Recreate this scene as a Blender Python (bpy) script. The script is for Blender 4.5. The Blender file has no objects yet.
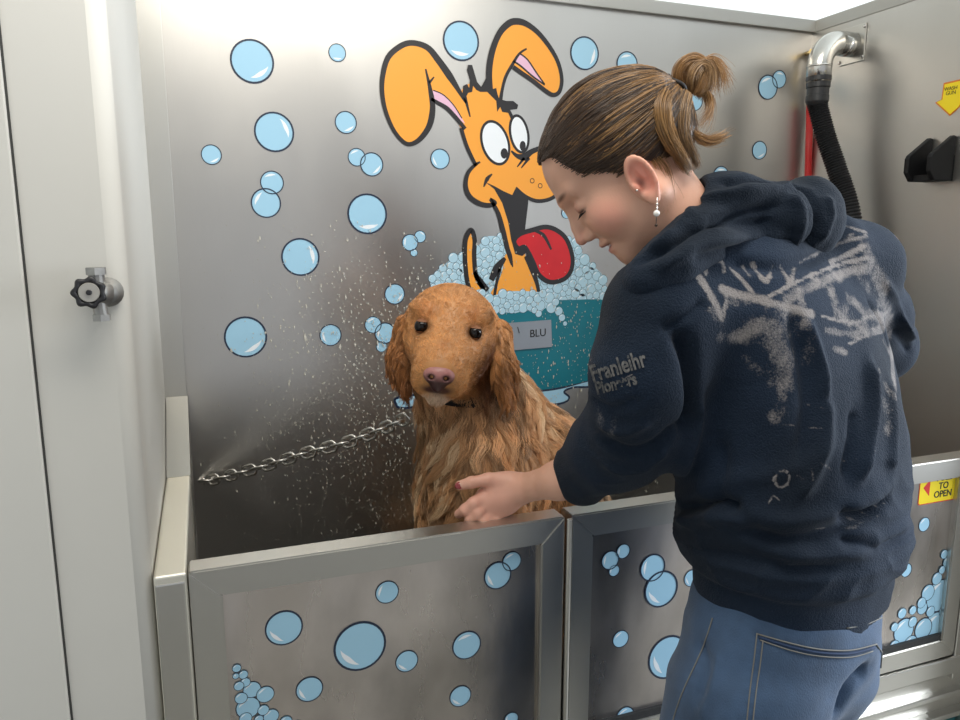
import bpy, bmesh, math, random
import numpy as np
from mathutils import Vector, Matrix
from mathutils.bvhtree import BVHTree

C = bpy.context.scene.collection
SC = bpy.context.scene
rng = np.random.default_rng(7)
random.seed(7)

# ------------------------------------------------------------------ camera
CAM = np.array([0.0, 0.0, 1.43]); FPX = 740.0
TH = math.radians(20.44); PI_ = math.radians(9.89)
FW = np.array([math.sin(TH)*math.cos(PI_), math.cos(TH)*math.cos(PI_), -math.sin(PI_)])
RT = np.array([math.cos(TH), -math.sin(TH), 0.0])
UP = np.cross(RT, FW)
cd = bpy.data.cameras.new('camera'); cam = bpy.data.objects.new('camera', cd); C.objects.link(cam)
cd.sensor_width = 36.0; cd.lens = FPX/960*36.0; cd.clip_start = 0.02
cam.matrix_world = Matrix([[RT[0], UP[0], -FW[0], CAM[0]], [RT[1], UP[1], -FW[1], CAM[1]], [RT[2], UP[2], -FW[2], CAM[2]], [0, 0, 0, 1]])
SC.camera = cam

# ------------------------------------------------------------------ light
SC.view_settings.view_transform = 'Standard'; SC.view_settings.look = 'None'
SC.view_settings.gamma = 1.0; SC.view_settings.use_curve_mapping = False
SC.view_settings.exposure = 0.36
w = bpy.data.worlds.new('sky'); SC.world = w; w.use_nodes = True
bgn = w.node_tree.nodes['Background']; bgn.inputs[0].default_value = (0.90, 0.94, 1.0, 1); bgn.inputs[1].default_value = 0.45

def area(name, loc, target, sx, sy, power, col):
    l = bpy.data.lights.new(name, 'AREA'); l.shape = 'RECTANGLE'; l.size = sx; l.size_y = sy; l.energy = power; l.color = col
    o = bpy.data.objects.new(name, l); C.objects.link(o); o.location = loc
    o.rotation_euler = (Vector(target)-Vector(loc)).to_track_quat('-Z', 'Y').to_euler()
    return o
# daylight through the open door behind on the right, and the ceiling light over the tub
area('door_daylight', (3.0, 0.15, 1.45), (0.85, 0.85, 1.15), 1.2, 1.2, 76, (0.84, 0.92, 1.0))
area('ceiling_light_glow', (0.35, 0.55, 2.52), (0.55, 1.4, 1.2), 1.1, 0.5, 15, (1.0, 0.95, 0.86))

# ------------------------------------------------------------------ helpers
def ray(px, py):
    return FW + RT*((px-480)/FPX) - UP*((py-360)/FPX)
def onY(px, py, Y): r = ray(px, py); return CAM + r*((Y-CAM[1])/r[1])
def onX(px, py, X): r = ray(px, py); return CAM + r*((X-CAM[0])/r[0])
def onZ(px, py, Z): r = ray(px, py); return CAM + r*((Z-CAM[2])/r[2])
def at(px, py, d): return CAM + ray(px, py)*d

def tag(o, label=None, cat=None, group=None, kind=None):
    if label: o['label'] = label
    if cat: o['category'] = cat
    if group: o['group'] = group
    if kind: o['kind'] = kind
    return o
def empty(name, loc=(0, 0, 0)):
    o = bpy.data.objects.new(name, None); C.objects.link(o); o.location = loc; o.empty_display_size = 0.05
    return o
def link(name, me, parent=None, smooth=False):
    o = bpy.data.objects.new(name, me); C.objects.link(o)
    if parent is not None:
        o.parent = parent
        o.location = -Vector(parent_world(parent))
    if smooth: me.polygons.foreach_set('use_smooth', [True]*len(me.polygons))
    return o
def parent_world(p):
    v = Vector((0, 0, 0))
    while p is not None: v += Vector(p.location); p = p.parent
    return v
def mobj(name, verts, faces, mats, parent=None, smooth=False, mi=None):
    me = bpy.data.meshes.new(name)
    me.from_pydata([tuple(map(float, v)) for v in verts], [], [tuple(map(int, f)) for f in faces])
    for m in (mats if isinstance(mats, (list, tuple)) else [mats]): me.materials.append(m)
    if mi is not None: me.polygons.foreach_set('material_index', mi)
    me.update()
    return link(name, me, parent, smooth)

class MB:
    """collects shapes into one mesh"""
    def __init__(s): s.v = []; s.f = []; s.m = []
    def add(s, vs, fs, m=0):
        n = len(s.v); s.v += [tuple(map(float, v)) for v in vs]; s.f += [tuple(i+n for i in f) for f in fs]; s.m += [m]*len(fs); return s
    def box(s, a, b, m=0, bev=0.0, R=None, c=None):
        a = np.array(a, float); b = np.array(b, float)
        bm = bmesh.new(); bmesh.ops.create_cube(bm, size=1.0)
        for v in bm.verts: v.co = Vector(((a+b)/2 + np.array(v.co)*(b-a)))
        if bev > 0: bmesh.ops.bevel(bm, geom=bm.edges[:], offset=bev, segments=2, affect='EDGES', profile=0.6)
        if R is not None:
            for v in bm.verts: v.co = Vector(c) + R @ (v.co - Vector(c))
        bm.verts.index_update()
        s.add([v.co[:] for v in bm.verts], [[v.index for v in f.verts] for f in bm.faces], m); bm.free(); return s
    def tube(s, pts, r, n=12, m=0, caps=True, closed=False):
        pts = [np.array(p, float) for p in pts]; k = len(pts); rs = r if hasattr(r, '__len__') else [r]*k
        vs = []; prev = None
        for i in range(k):
            if closed: t = pts[(i+1) % k]-pts[i-1]
            else: t = pts[min(i+1, k-1)]-pts[max(i-1, 0)]
            t = t/np.linalg.norm(t)
            if prev is None:
                u = np.cross(t, [0, 0, 1.0]);
                if np.linalg.norm(u) < 0.05: u = np.cross(t, [1.0, 0, 0])
            else: u = prev - t*np.dot(prev, t)
            u /= np.linalg.norm(u); prev = u; w_ = np.cross(t, u)
            for j in range(n):
                a = 2*math.pi*j/n; vs.append(pts[i]+rs[i]*(math.cos(a)*u+math.sin(a)*w_))
        fs = []
        for i in range(k if closed else k-1):
            i2 = (i+1) % k
            for j in range(n): fs.append((i*n+j, i*n+(j+1) % n, i2*n+(j+1) % n, i2*n+j))
        if caps and not closed: fs.append(tuple(range(n))[::-1]); fs.append(tuple((k-1)*n+j for j in range(n)))
        return s.add(vs, fs, m)
    def ball(s, c, r, m=0, R=None, seg=16, rings=10):
        vs = []; fs = []; r = np.array(r if hasattr(r, '__len__') else [r]*3, float)
        for i in range(rings+1):
            th = math.pi*i/rings
            for j in range(seg):
                a = 2*math.pi*j/seg; p = np.array([math.sin(th)*math.cos(a), math.sin(th)*math.sin(a), math.cos(th)])*r
                if R is not None: p = R@p
                vs.append(np.array(c)+p)
        for i in range(rings):
            for j in range(seg): fs.append((i*seg+j, (i+1)*seg+j, (i+1)*seg+(j+1) % seg, i*seg+(j+1) % seg))
        return s.add(vs, fs, m)
    def lathe(s, prof, o, axis, n=24, m=0, lobes=0, amp=0):
        axis = np.array(axis, float); axis /= np.linalg.norm(axis)
        u = np.cross(axis, [0, 0, 1.0]);
        if np.linalg.norm(u) < 0.05: u = np.cross(axis, [1.0, 0, 0])
        u /= np.linalg.norm(u); v = np.cross(axis, u); vs = []
        for (r, h) in prof:
            for j in range(n):
                a = 2*math.pi*j/n; rr = r*(1+amp*math.cos(lobes*a)) if lobes else r
                vs.append(np.array(o)+axis*h+rr*(math.cos(a)*u+math.sin(a)*v))
        fs = [(i*n+j, i*n+(j+1) % n, (i+1)*n+(j+1) % n, (i+1)*n+j) for i in range(len(prof)-1) for j in range(n)]
        fs.append(tuple(range(n))[::-1]); fs.append(tuple((len(prof)-1)*n+j for j in range(n)))
        return s.add(vs, fs, m)
    def build(s, name, mats, parent=None, smooth=False): return mobj(name, s.v, s.f, mats, parent, smooth, s.m)

# ------------------------------------------------------------------ materials
def srgb(r, g, b):
    f = lambda c: (c/255/12.92) if c/255 <= 0.04045 else ((c/255+0.055)/1.055)**2.4
    return (f(r), f(g), f(b), 1)
def mat(name, col, rough=0.5, metal=0.0, spec=0.5, noise=None, bump=None, emit=None, coat=0, sheen=0, rnoise=None, sss=0):
    """noise=(scale, col2, fac, stretch) mixes a second colour; bump=(scale, strength, stretch)"""
    m = bpy.data.materials.new(name); m.use_nodes = True; nt = m.node_tree; b = nt.nodes['Principled BSDF']
    b.inputs['Base Color'].default_value = col; b.inputs['Roughness'].default_value = rough; b.inputs['Metallic'].default_value = metal
    b.inputs['Specular IOR Level'].default_value = spec; b.inputs['Coat Weight'].default_value = coat; b.inputs['Sheen Weight'].default_value = sheen
    if sss: b.inputs['Subsurface Weight'].default_value = sss; b.inputs['Subsurface Radius'].default_value = (0.012, 0.005, 0.003); b.inputs['Subsurface Scale'].default_value = 1.0
    def tex(scale, st):
        tc = nt.nodes.new('ShaderNodeTexCoord'); mp = nt.nodes.new('ShaderNodeMapping'); n = nt.nodes.new('ShaderNodeTexNoise')
        mp.inputs['Scale'].default_value = st; n.inputs['Scale'].default_value = scale; n.inputs['Detail'].default_value = 6
        nt.links.new(tc.outputs['Object'], mp.inputs[0]); nt.links.new(mp.outputs[0], n.inputs[0]); return n
    if noise:
        n = tex(noise[0], noise[3] if len(noise) > 3 else (1, 1, 1)); r = nt.nodes.new('ShaderNodeValToRGB')
        r.color_ramp.elements[0].position = 0.5-0.5*noise[2]+0.0; r.color_ramp.elements[1].position = min(1, 0.5+0.5*noise[2])
        r.color_ramp.elements[0].color = col; r.color_ramp.elements[1].color = noise[1]
        nt.links.new(n.outputs[0], r.inputs[0]); nt.links.new(r.outputs[0], b.inputs['Base Color'])
    if rnoise:
        n = tex(rnoise[0], rnoise[3]); r = nt.nodes.new('ShaderNodeMapRange'); r.inputs['From Min'].default_value = 0.3; r.inputs['From Max'].default_value = 0.7
        r.inputs['To Min'].default_value = rnoise[1]; r.inputs['To Max'].default_value = rnoise[2]
        nt.links.new(n.outputs[0], r.inputs[0]); nt.links.new(r.outputs[0], b.inputs['Roughness'])
    if bump:
        n = tex(bump[0], bump[2] if len(bump) > 2 else (1, 1, 1)); bp = nt.nodes.new('ShaderNodeBump'); bp.inputs['Strength'].default_value = bump[1]; bp.inputs['Distance'].default_value = 0.003
        nt.links.new(n.outputs[0], bp.inputs['Height']); nt.links.new(bp.outputs[0], b.inputs['Normal'])
    if emit: b.inputs['Emission Color'].default_value = emit[0]; b.inputs['Emission Strength'].default_value = emit[1]
    return m
STEEL = mat('brushed_steel_sheet', (0.52, 0.50, 0.47, 1), 0.3, 1.0, noise=(2.2, (0.62, 0.60, 0.57, 1), 0.5, (1, 1, 0.6)), rnoise=(3.0, 0.30, 0.44, (1, 1, 0.35)), bump=(90, 0.05, (1, 1, 0.15)))
STEELP = mat('stained_steel_sheet', (0.27, 0.25, 0.235, 1), 0.3, 1.0, noise=(4.2, (0.74, 0.68, 0.65, 1), 0.30, (1, 1, 0.55)), rnoise=(7, 0.16, 0.42, (1, 1, 0.3)), bump=(30, 0.12, (1, 1, 0.4)))
FRAME = mat('satin_steel_frame', (0.60, 0.585, 0.55, 1), 0.33, 1.0, bump=(60, 0.04, (0.1, 1, 1)))
RIMM = mat('scuffed_steel_painted_glare', (0.86, 0.83, 0.74, 1), 0.5, 1.0, bump=(40, 0.06))  # pale cream base puts the overhead glare of the front rim into the colour
TRIMM = mat('dull_trim_metal', (0.46, 0.45, 0.42, 1), 0.5, 0.7, bump=(60, 0.04, (0.1, 1, 1)))
TEALP = mat('teal_paint', srgb(14, 108, 116), 0.4)
WHITE = mat('white_wall_panel', srgb(214, 211, 204), 0.62, spec=0.3, noise=(1.5, srgb(206, 203, 196), 0.6))
CEIL = mat('white_ceiling', srgb(235, 236, 232), 0.6)
SEAM = mat('seam_shadow_gap', srgb(60, 60, 58), 0.8)
TEALF = mat('grey_tan_floor', srgb(150, 146, 136), 0.5, noise=(6, srgb(128, 124, 116), 0.5))

# ------------------------------------------------------------------ setting
YF, YB, XL, XO, XR, ZR = 1.067, 1.717, -0.047, -0.091, 1.623, 0.952
ZT = onY(808, 33, YB)[2]
print('ZT', ZT, 'XR chk', onY(808, 33, YB)[0])

def struct(o): o['kind'] = 'structure'; return o
# back sheet: flat steel wall with a folded top trim
struct(MB().box((XO, YB, 0.30), (XR, YB+0.02, ZT)).build('wall_back', STEEL))
struct(MB().box((XL-0.075, YB-0.004, 0.90), (XL-0.001, YB-0.0005, ZT), bev=0.001).build('trim_1', FRAME))
struct(MB().box((XL-0.05, YB-0.012, ZT), (XR+0.03, YB+0.03, ZT+0.032), bev=0.002).build('trim_2', TRIMM))
struct(MB().box((XR, 0.95, 0.0), (XR+0.02, YB+0.02, ZT)).build('wall_right', STEEL))
struct(MB().box((XR-0.002, 0.95, ZT), (XR+0.03, YB+0.03, ZT+0.032), bev=0.002).build('trim_3', TRIMM))
# white panel wall: front face, rounded corner, return along the tub
def white_wall():
    out = []
    xe = XO-0.002; r = 0.022
    pts = [(-1.7, YF+0.002)]
    pts += [(xe-r+r*math.sin(a), YF+0.002+r-r*math.cos(a)) for a in np.linspace(0, math.pi/2, 9)]
    pts += [(xe, YB+0.6), (-1.7, YB+0.6)]
    n = len(pts); vs = [(x, y, 0) for x, y in pts]+[(x, y, 2.6) for x, y in pts]
    fs = [(i, (i+1) % n, (i+1) % n+n, i+n) for i in range(n)]+[tuple(range(n))[::-1], tuple(range(n, 2*n))]
    return vs, fs
v_, f_ = white_wall()
wl = mobj('wall_left', v_, f_, WHITE); struct(wl)
for p in wl.data.polygons:
    if 1 <= p.index <= 8: p.use_smooth = True
sx = onY(37, 385, YF)[0]
struct(MB().box((sx-0.0012, YF-0.0006, 0), (sx+0.0012, YF+0.0015, 2.6)).build('trim_4', SEAM))
struct(MB().box((sx-0.30, YF-0.006, 0), (sx-0.0015, YF+0.0015, 2.6), bev=0.002).build('trim_5', WHITE))
# far wall behind the tub enclosure, ceiling, floor
struct(MB().box((-1.7, YB+0.55, 0), (4.2, YB+0.6, 2.6)).build('wall_far', CEIL))
struct(MB().box((-1.7, -2.4, 2.6), (4.2, YB+0.6, 2.66)).build('ceiling', CEIL))
struct(MB().box((-1.7, -2.4, -0.04), (4.2, YB+0.6, 0.0)).build('floor', TEALF))
struct(MB().box((-1.75, -2.4, 0), (-1.7, YB+0.6, 2.6)).build('wall_side', CEIL))
# ------------------------------------------------------------------ the dog wash tub
tub = empty('wash_tub', (XL, YF, 0)); tag(tub, 'stainless steel raised dog wash tub with sloping left rim and stepped base', 'tub')
XE = XR
def seg_slab(pts, x0, x1, th):
    """strip following pts (y,z) between x0 and x1, thickness th downwards"""
    vs = []; n = len(pts)
    for y, z in pts: vs += [(x0, y, z), (x1, y, z), (x1, y, z-th), (x0, y, z-th)]
    fs = [(4*i+j, 4*i+(j+1) % 4, 4*i+4+(j+1) % 4, 4*i+4+j) for i in range(n-1) for j in range(4)]
    fs += [(0, 1, 2, 3)[::-1], tuple(4*(n-1)+j for j in range(4))]
    return vs, fs
yb1 = YF+0.455; zb = onY(176, 399, YB-0.03)[2]
m = MB(); m.add(*seg_slab([(YF, ZR), (yb1, ZR)], XO, XL, 0.25))
o = m.build('side_rim', RIMM, tub)
m = MB(); m.add(*seg_slab([(yb1+0.0005, ZR), (YB-0.005, zb)], XO, XL, 0.25)); m.build('rim_slope', FRAME, tub)
bv = o.modifiers.new('b', 'BEVEL'); bv.width = 0.004; bv.segments = 3
MB().box((XO+0.001, YF-0.001, 0.03), (XL-0.003, YF+0.045, ZR-0.012), bev=0.003).build('corner_post', FRAME, tub)
MB().box((XO+0.003, YF+0.02, 0.40), (XL-0.0006, YB-0.002, ZR-0.2)).build('side_wall', STEEL, tub)
MB().box((XL-0.001, YF+0.004, 0.52), (XE-0.002, YB-0.001, 0.54)).build('basin_floor', mat('black_for_dark_reflection', srgb(38, 38, 38), 0.7, bump=(120, 0.3)), tub)  # unseen floor made black so the lower back sheet reflects dark
m = MB()
X2 = XL+1.595
m.box((X2, YF, 0.42), (XE-0.003, YF+0.045, ZR), bev=0.003); m.build('end_post', FRAME, tub)
m = MB()
m.box((XL-0.02, YF-0.002, 0.435), (XE-0.003, YF+0.06, 0.478), bev=0.004)
m.build('sill', FRAME, tub)
m = MB()
m.box((XL-0.02, YF+0.012, 0.385), (XE-0.003, YF+0.06, 0.437), bev=0.004)
m.box((XL-0.02, YF-0.004, 0.378), (XE-0.003, YF+0.05, 0.392), bev=0.003)
m.box((XL-0.02, YF+0.014, 0.335), (XE-0.003, YF+0.06, 0.38), bev=0.004)
m.box((XL-0.02, YF-0.006, 0.325), (XE-0.003, YF+0.05, 0.338), bev=0.003)
m.build('base_channel', FRAME, tub)
for lx in (XL+0.05, XL+0.82, XE-0.08):
    MB().box((lx, YF+0.05, 0.0), (lx+0.05, YF+0.10, 0.34), bev=0.004).build('leg', FRAME, tub)
    MB().box((lx, YB-0.09, 0.0), (lx+0.05, YB-0.04, 0.53), bev=0.004).build('leg', FRAME, tub)
MB().box((XL+0.01, YF+0.05, 0.33), (XE-0.004, YF+0.06, 0.53)).build('skirt', STEEL, tub)

MB().box((XL-0.01, YF+0.03, 0.0), (XE-0.004, YF+0.045, 0.326)).build('plinth', TEALP, tub)
# decal drawing on vertical planes ---------------------------------------------------------------
LB = mat('pale_blue_vinyl', srgb(160, 203, 226), 0.35); LBH = mat('white_vinyl', srgb(236, 240, 244), 0.35)
NAVY = mat('navy_outline_vinyl', srgb(34, 46, 68), 0.4); INK = mat('black_vinyl', srgb(34, 31, 33), 0.4)
ORG = mat('orange_vinyl', srgb(245, 163, 58), 0.4); PNK = mat('pink_vinyl', srgb(226, 182, 204), 0.4)
REDV = mat('red_vinyl', srgb(216, 32, 40), 0.35, noise=(14, srgb(196, 22, 34), 0.5)); TEALV = mat('teal_vinyl', srgb(10, 122, 138), 0.35, noise=(5, srgb(4, 96, 112), 0.7))
FOAM = mat('foam_blue_vinyl', srgb(176, 210, 226), 0.4)
DEC = [LB, NAVY, LBH, INK, ORG, PNK, REDV, TEALV, FOAM]
iLB, iNV, iWH, iIN, iOR, iPK, iRD, iTL, iFM = range(9)
class Decal:
    """flat shapes on the plane Y=const; layers are 0.25 mm apart"""
    def __init__(s, Y, step=0.00025): s.Y = Y; s.mb = MB(); s.step = step
    def w(s, px, py): p = onY(px, py, s.Y); return p[0], p[2]
    def poly(s, pts2, layer, m):
        y = s.Y - 0.0006 - s.step*layer
        s.mb.add([(x, y, z) for x, z in pts2], [tuple(range(len(pts2)))], m)
    def circ(s, cx, cz, r, layer, m, n=28, rx=1, rot=0):
        c, sn = math.cos(rot), math.sin(rot); P = []
        for i in range(n):
            a = 2*math.pi*i/n; x = r*rx*math.cos(a); z = r*math.sin(a); P.append((cx+x*c-z*sn, cz+x*sn+z*c))
        s.poly(P, layer, m)
    def ringc(s, cx, cz, r, t, layer, m, n=32):
        y = s.Y - 0.0006 - s.step*layer; vs = []
        for i in range(n):
            a = 2*math.pi*i/n; c, q = math.cos(a), math.sin(a)
            vs += [(cx+(r-t)*c, y, cz+(r-t)*q), (cx+r*c, y, cz+r*q)]
        s.mb.add(vs, [(2*i, 2*i+1, (2*i+3) % (2*n), (2*i+2) % (2*n)) for i in range(n)], m)
    def bubble(s, px, py, r, layer=0, hl=0.0, t=None, fill=iLB, hi=True):
        x, z = s.w(px, py); x1, z1 = s.w(px+r, py); x2, z2 = s.w(px, py+r)
        R = math.sqrt(math.hypot(x1-x, z1-z)*math.hypot(x2-x, z2-z)); t = t if t else max(0.0009, R*0.085)
        s.circ(x, z, R-t*0.5, layer, fill); s.ringc(x, z, R, t, layer+1, iNV)
        if hi and R > 0.006:                     # crescent highlight
            n = 9; P = []
            for i in range(n): a = hl-0.75+1.5*i/(n-1); P.append((x+R*0.74*math.cos(a), z+R*0.74*math.sin(a)))
            for i in range(n)[::-1]:
                a = hl-0.75+1.5*i/(n-1); k = 0.74-0.20*math.sin(math.pi*i/(n-1)); P.append((x+R*k*math.cos(a), z+R*k*math.sin(a)))
            s.poly(P, layer+1, iWH)
        elif hi: s.circ(x-R*0.2, z+R*0.25, R*0.3, layer+1, iWH, n=8)
    def shape(s, pts, layer, m, smooth=True, closed=True):
        P = crom(pts, closed, 5) if smooth else pts
        s.poly([s.w(*p) for p in P], layer, m)
    def stroke(s, pts, wd, layer, m=iIN, closed=False):
        P = crom(pts, closed, 6); P = [np.array(s.w(*p)) for p in P]; n = len(P); y = s.Y-0.0006-s.step*layer
        x0, z0 = s.w(*pts[0]); x1, z1 = s.w(pts[0][0]+1, pts[0][1]); pxs = math.hypot(x1-x0, z1-z0)
        vs = []
        for i in range(n):
            a = P[(i+1) % n] if closed or i < n-1 else P[i]; b = P[i-1] if closed or i > 0 else P[i]
            t = a-b; t = t/(np.linalg.norm(t)+1e-9); nn = np.array([-t[1], t[0]])
            if hasattr(wd, '__len__'):
                u = i/max(1, n-1)*(len(wd)-1); k = min(int(u), len(wd)-2); ww = wd[k]*(1-(u-k))+wd[k+1]*(u-k)
            else: ww = wd
            h = ww*pxs*0.5
            vs += [(P[i][0]+nn[0]*h, y, P[i][1]+nn[1]*h), (P[i][0]-nn[0]*h, y, P[i][1]-nn[1]*h)]
        k = n if closed else n-1
        s.mb.add(vs, [(2*i, 2*i+1, (2*i+3) % (2*n), (2*i+2) % (2*n)) for i in range(k)], m)
    def build(s, name, parent=None): return s.mb.build(name, DEC, parent)
def crom(pts, closed, k):
    P = [np.array(p, float) for p in pts]; n = len(P); out = []
    for i in range(n if closed else n-1):
        p0 = P[(i-1) % n] if closed or i > 0 else P[0]; p1 = P[i]; p2 = P[(i+1) % n]; p3 = P[(i+2) % n] if closed or i < n-2 else P[-1]
        for j in range(k):
            t = j/k; out.append(0.5*((2*p1)+(-p0+p2)*t+(2*p0-5*p1+4*p2-p3)*t*t+(-p0+3*p1-3*p2+p3)*t**3))
    if not closed: out.append(P[-1])
    return out
def text_mesh(name, body, size, origin, xdir, zdir, m, parent, ext=0.0003, bold=0.0, sx=1.0):
    cu = bpy.data.curves.new(name, 'FONT'); cu.body = body; cu.size = size; cu.extrude = ext; cu.offset = bold; cu.align_x = 'CENTER'; cu.align_y = 'CENTER'
    t = bpy.data.objects.new(name, cu); C.objects.link(t)
    bpy.context.view_layer.update()
    me = bpy.data.meshes.new_from_object(t.evaluated_get(bpy.context.evaluated_depsgraph_get())); bpy.data.objects.remove(t)
    x = np.array(xdir, float); x /= np.linalg.norm(x); z = np.array(zdir, float); z /= np.linalg.norm(z); n = np.cross(x, z)
    for v in me.vertices: c = v.co.copy(); v.co = Vector(np.array(origin)+x*c.x*sx+z*c.y+n*c.z)
    me.materials.clear(); me.materials.append(m)
    return link(name, me, parent)

# doors -------------------------------------------------------------------------------------------
def door(name, x0, x1, label):
    r = empty(name, (x0, YF, 0.48)); tag(r, label, 'tub door', 'steel doors on the front of the tub')
    fw = 0.044; z0 = 0.482; d = 0.042
    xs = [x0, x1]; vs = []
    fr = MB()
    # mitred frame: four bevelled bars
    def bar(a, b, c_, d_):
        pts = [a, b, c_, d_]; v = [(x, YF, z) for x, z in pts]+[(x, YF+d, z) for x, z in pts]
        bm = bmesh.new(); V = [bm.verts.new(p) for p in v]
        for f in ((0, 1, 2, 3), (7, 6, 5, 4), (0, 4, 5, 1), (1, 5, 6, 2), (2, 6, 7, 3), (3, 7, 4, 0)): bm.faces.new([V[i] for i in f])
        bmesh.ops.recalc_face_normals(bm, faces=bm.faces[:])
        bmesh.ops.bevel(bm, geom=bm.edges[:], offset=0.0025, segments=2, affect='EDGES'); bm.verts.index_update()
        fr.add([q.co[:] for q in bm.verts], [[q.index for q in f.verts] for f in bm.faces]); bm.free()
    bar((x0, ZR), (x1, ZR), (x1-fw, ZR-fw), (x0+fw, ZR-fw)); bar((x0, z0), (x1, z0), (x1-fw, z0+fw), (x0+fw, z0+fw))
    bar((x0, z0), (x0, ZR), (x0+fw, ZR-fw), (x0+fw, z0+fw)); bar((x1, z0), (x1, ZR), (x1-fw, ZR-fw), (x1-fw, z0+fw))
    fr.build('frame', FRAME, r)
    p = MB().box((x0+fw-0.004, YF+0.012, z0+fw-0.004), (x1-fw+0.004, YF+0.028, ZR-fw+0.004)).build('panel', STEELP, r)
    return r, p
XM = onY(568.5, 517, YF)[0]
d1, p1_ = door('tub_door', XL+0.002, XM-0.006, 'closed steel tub door with round bubbles, below the dog')
d2, p2_ = door('tub_door', XM+0.006, X2-0.003, 'wide steel tub door behind the woman with a yellow sticker')
hg = MB(); hg.tube([(XM, YF-0.004, 0.49), (XM, YF-0.004, ZR-0.004)], 0.0045, 10)
hg.build('hinge', FRAME, d1)
YP = YF+0.012
def door_bubbles(lst, par):
    for (x, y, r, hl) in lst:
        dc = Decal(YP); dc.bubble(x, y, r, 0, hl); dc.build('bubble_sticker', par)
door_bubbles([(284, 627.8, 18, 3.9), (360, 646, 25, 3.9), (387, 592, 11.5, 2.8), (406.7, 661, 11, 4), (309.4, 689, 13, 3.6), (466.6, 645, 14, 1.8), (460.3, 696, 10.5, 4)], d1)
door_bubbles([(620.6, 638.8, 8.2, 2.2), (668, 657, 20, 3.6), (625, 716, 9, 2), (924, 524.4, 6.2, 2.2), (691.5, 578, 8, 3.6)], d2)
def cluster(par, lst, name='bubble_sticker', Y=None, fill=iLB):
    big = len(lst) > 5; dc = Decal(YP if Y is None else Y, 0.00003 if big else 0.0001)
    if big: lst = sorted(lst, key=lambda q: -q[2])
    for i, (x, y, r, hl) in enumerate(lst): dc.bubble(x, y, r, i*2, hl, fill=fill)
    if not big:
        for i, (x, y, r, hl) in enumerate(lst):
            cx, cz = dc.w(x, y); x1, z1 = dc.w(x+r, y); x2, z2 = dc.w(x, y+r); R = math.sqrt(math.hypot(x1-cx, z1-cz)*math.hypot(x2-cx, z2-cz)); dc.ringc(cx, cz, R, max(0.0009, R*0.085), 8+i, iNV)
    return dc.build(name, par)
cluster(d1, [(497.5, 575.3, 13.5, 3.6), (511.6, 561, 9.5, 2)]); cluster(d1, [(511, 719, 7, 3), (519, 727, 6, 3)])
cluster(d2, [(614, 570.5, 5.5, 3), (610, 560, 9, 3), (623, 551, 7, 3)]); cluster(d2, [(652.5, 567.5, 12.8, 3), (661, 588.8, 17, 3.9)])
cluster(d2, [(901.7, 560.6, 4.5, 3), (906, 570, 6, 3)])
F1 = [(204, 532, 16), (201, 560, 12), (228, 555, 17), (235, 583, 18), (212, 596, 18), (245, 675, 42), (259, 610, 31), (307, 627, 31), (220, 640, 22), (300, 683, 20), (236, 712, 22), (284, 715, 16), (328, 705, 27), (381, 725, 22), (420, 745, 26), (350, 750, 30), (260, 760, 40), (460, 770, 20), (310, 780, 30), (390, 785, 28)]
cluster(d1, [(180+a/3.6, 520+b/3.6, c/3.6, 2.2) for a, b, c in F1], 'foam_sticker')
F2 = [(347, 218, 6), (347, 240, 8), (340, 262, 9), (318, 293, 10), (340, 282, 10), (327, 313, 13), (312, 333, 9), (305, 400, 36), (295, 485, 38), (300, 356, 14), (330, 373, 11), (277, 392, 18), (318, 438, 14), (260, 418, 12), (262, 432, 14), (283, 440, 12), (237, 437, 10), (215, 490, 28), (237, 467, 12), (265, 485, 24), (210, 445, 12), (232, 525, 20), (262, 520, 12), (190, 530, 14), (170, 548, 10), (150, 552, 12), (190, 480, 10), (120, 555, 14)]
cluster(d2, [(820+a/2.571, 440+b/2.571, c/2.571, 2.2) for a, b, c in F2], 'foam_sticker')
# yellow sticker PULL TO OPEN
YEL = mat('yellow_vinyl', srgb(240, 214, 30), 0.4); REDS = mat('red_print', srgb(205, 40, 30), 0.45); BLK = mat('black_print', srgb(25, 24, 22), 0.5)
sg = empty('instruction_sticker'); sg.parent = d2; sg.location = -Vector(parent_world(d2)); sg['label'] = 'yellow instruction sticker with red arrow'
def quadbox(q, Y, th):
    P = [onY(a, b, Y) for a, b in q]; vs = [(p[0], Y-th, p[2]) for p in P]+[(p[0], Y-0.0003, p[2]) for p in P]
    return vs, [(3, 2, 1, 0), (4, 5, 6, 7), (0, 1, 5, 4), (1, 2, 6, 5), (2, 3, 7, 6), (3, 0, 4, 7)]
a_ = onY(921.5, 466, YP); b_ = onY(956, 499, YP)
sx0, sx1, sz0, sz1 = a_[0], onY(956.5, 490, YP)[0], onY(921, 505, YP)[2], onY(940, 470, YP)[2]
def rrect(x0, x1, z0, z1, r, y):
    P = []
    for cx, cz, a0 in ((x1-r, z1-r, 0), (x0+r, z1-r, 1), (x0+r, z0+r, 2), (x1-r, z0+r, 3)):
        for k in range(5): a = (a0+k/4)*math.pi/2; P.append((cx+r*math.cos(a), y, cz+r*math.sin(a)))
    return P
m = MB(); P = rrect(sx0, sx1, sz0, sz1, 0.006, YP-0.0006); m.add(P, [tuple(range(len(P)))], 1)
P = rrect(sx0+0.002, sx1-0.002, sz0+0.002, sz1-0.002, 0.005, YP-0.0008); m.add(P, [tuple(range(len(P)))], 0)
m.build('sticker_sheet', [YEL, REDS], sg)
hz = sz1-sz0; wx = sx1-sx0
m = MB(); m.add([(sx0+wx*0.10, YP-0.001, sz0+hz*0.52), (sx0+wx*0.27, YP-0.001, sz0+hz*0.78), (sx0+wx*0.27, YP-0.001, sz0+hz*0.24)], [(0, 1, 2)]); m.build('arrow', REDS, sg)
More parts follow.
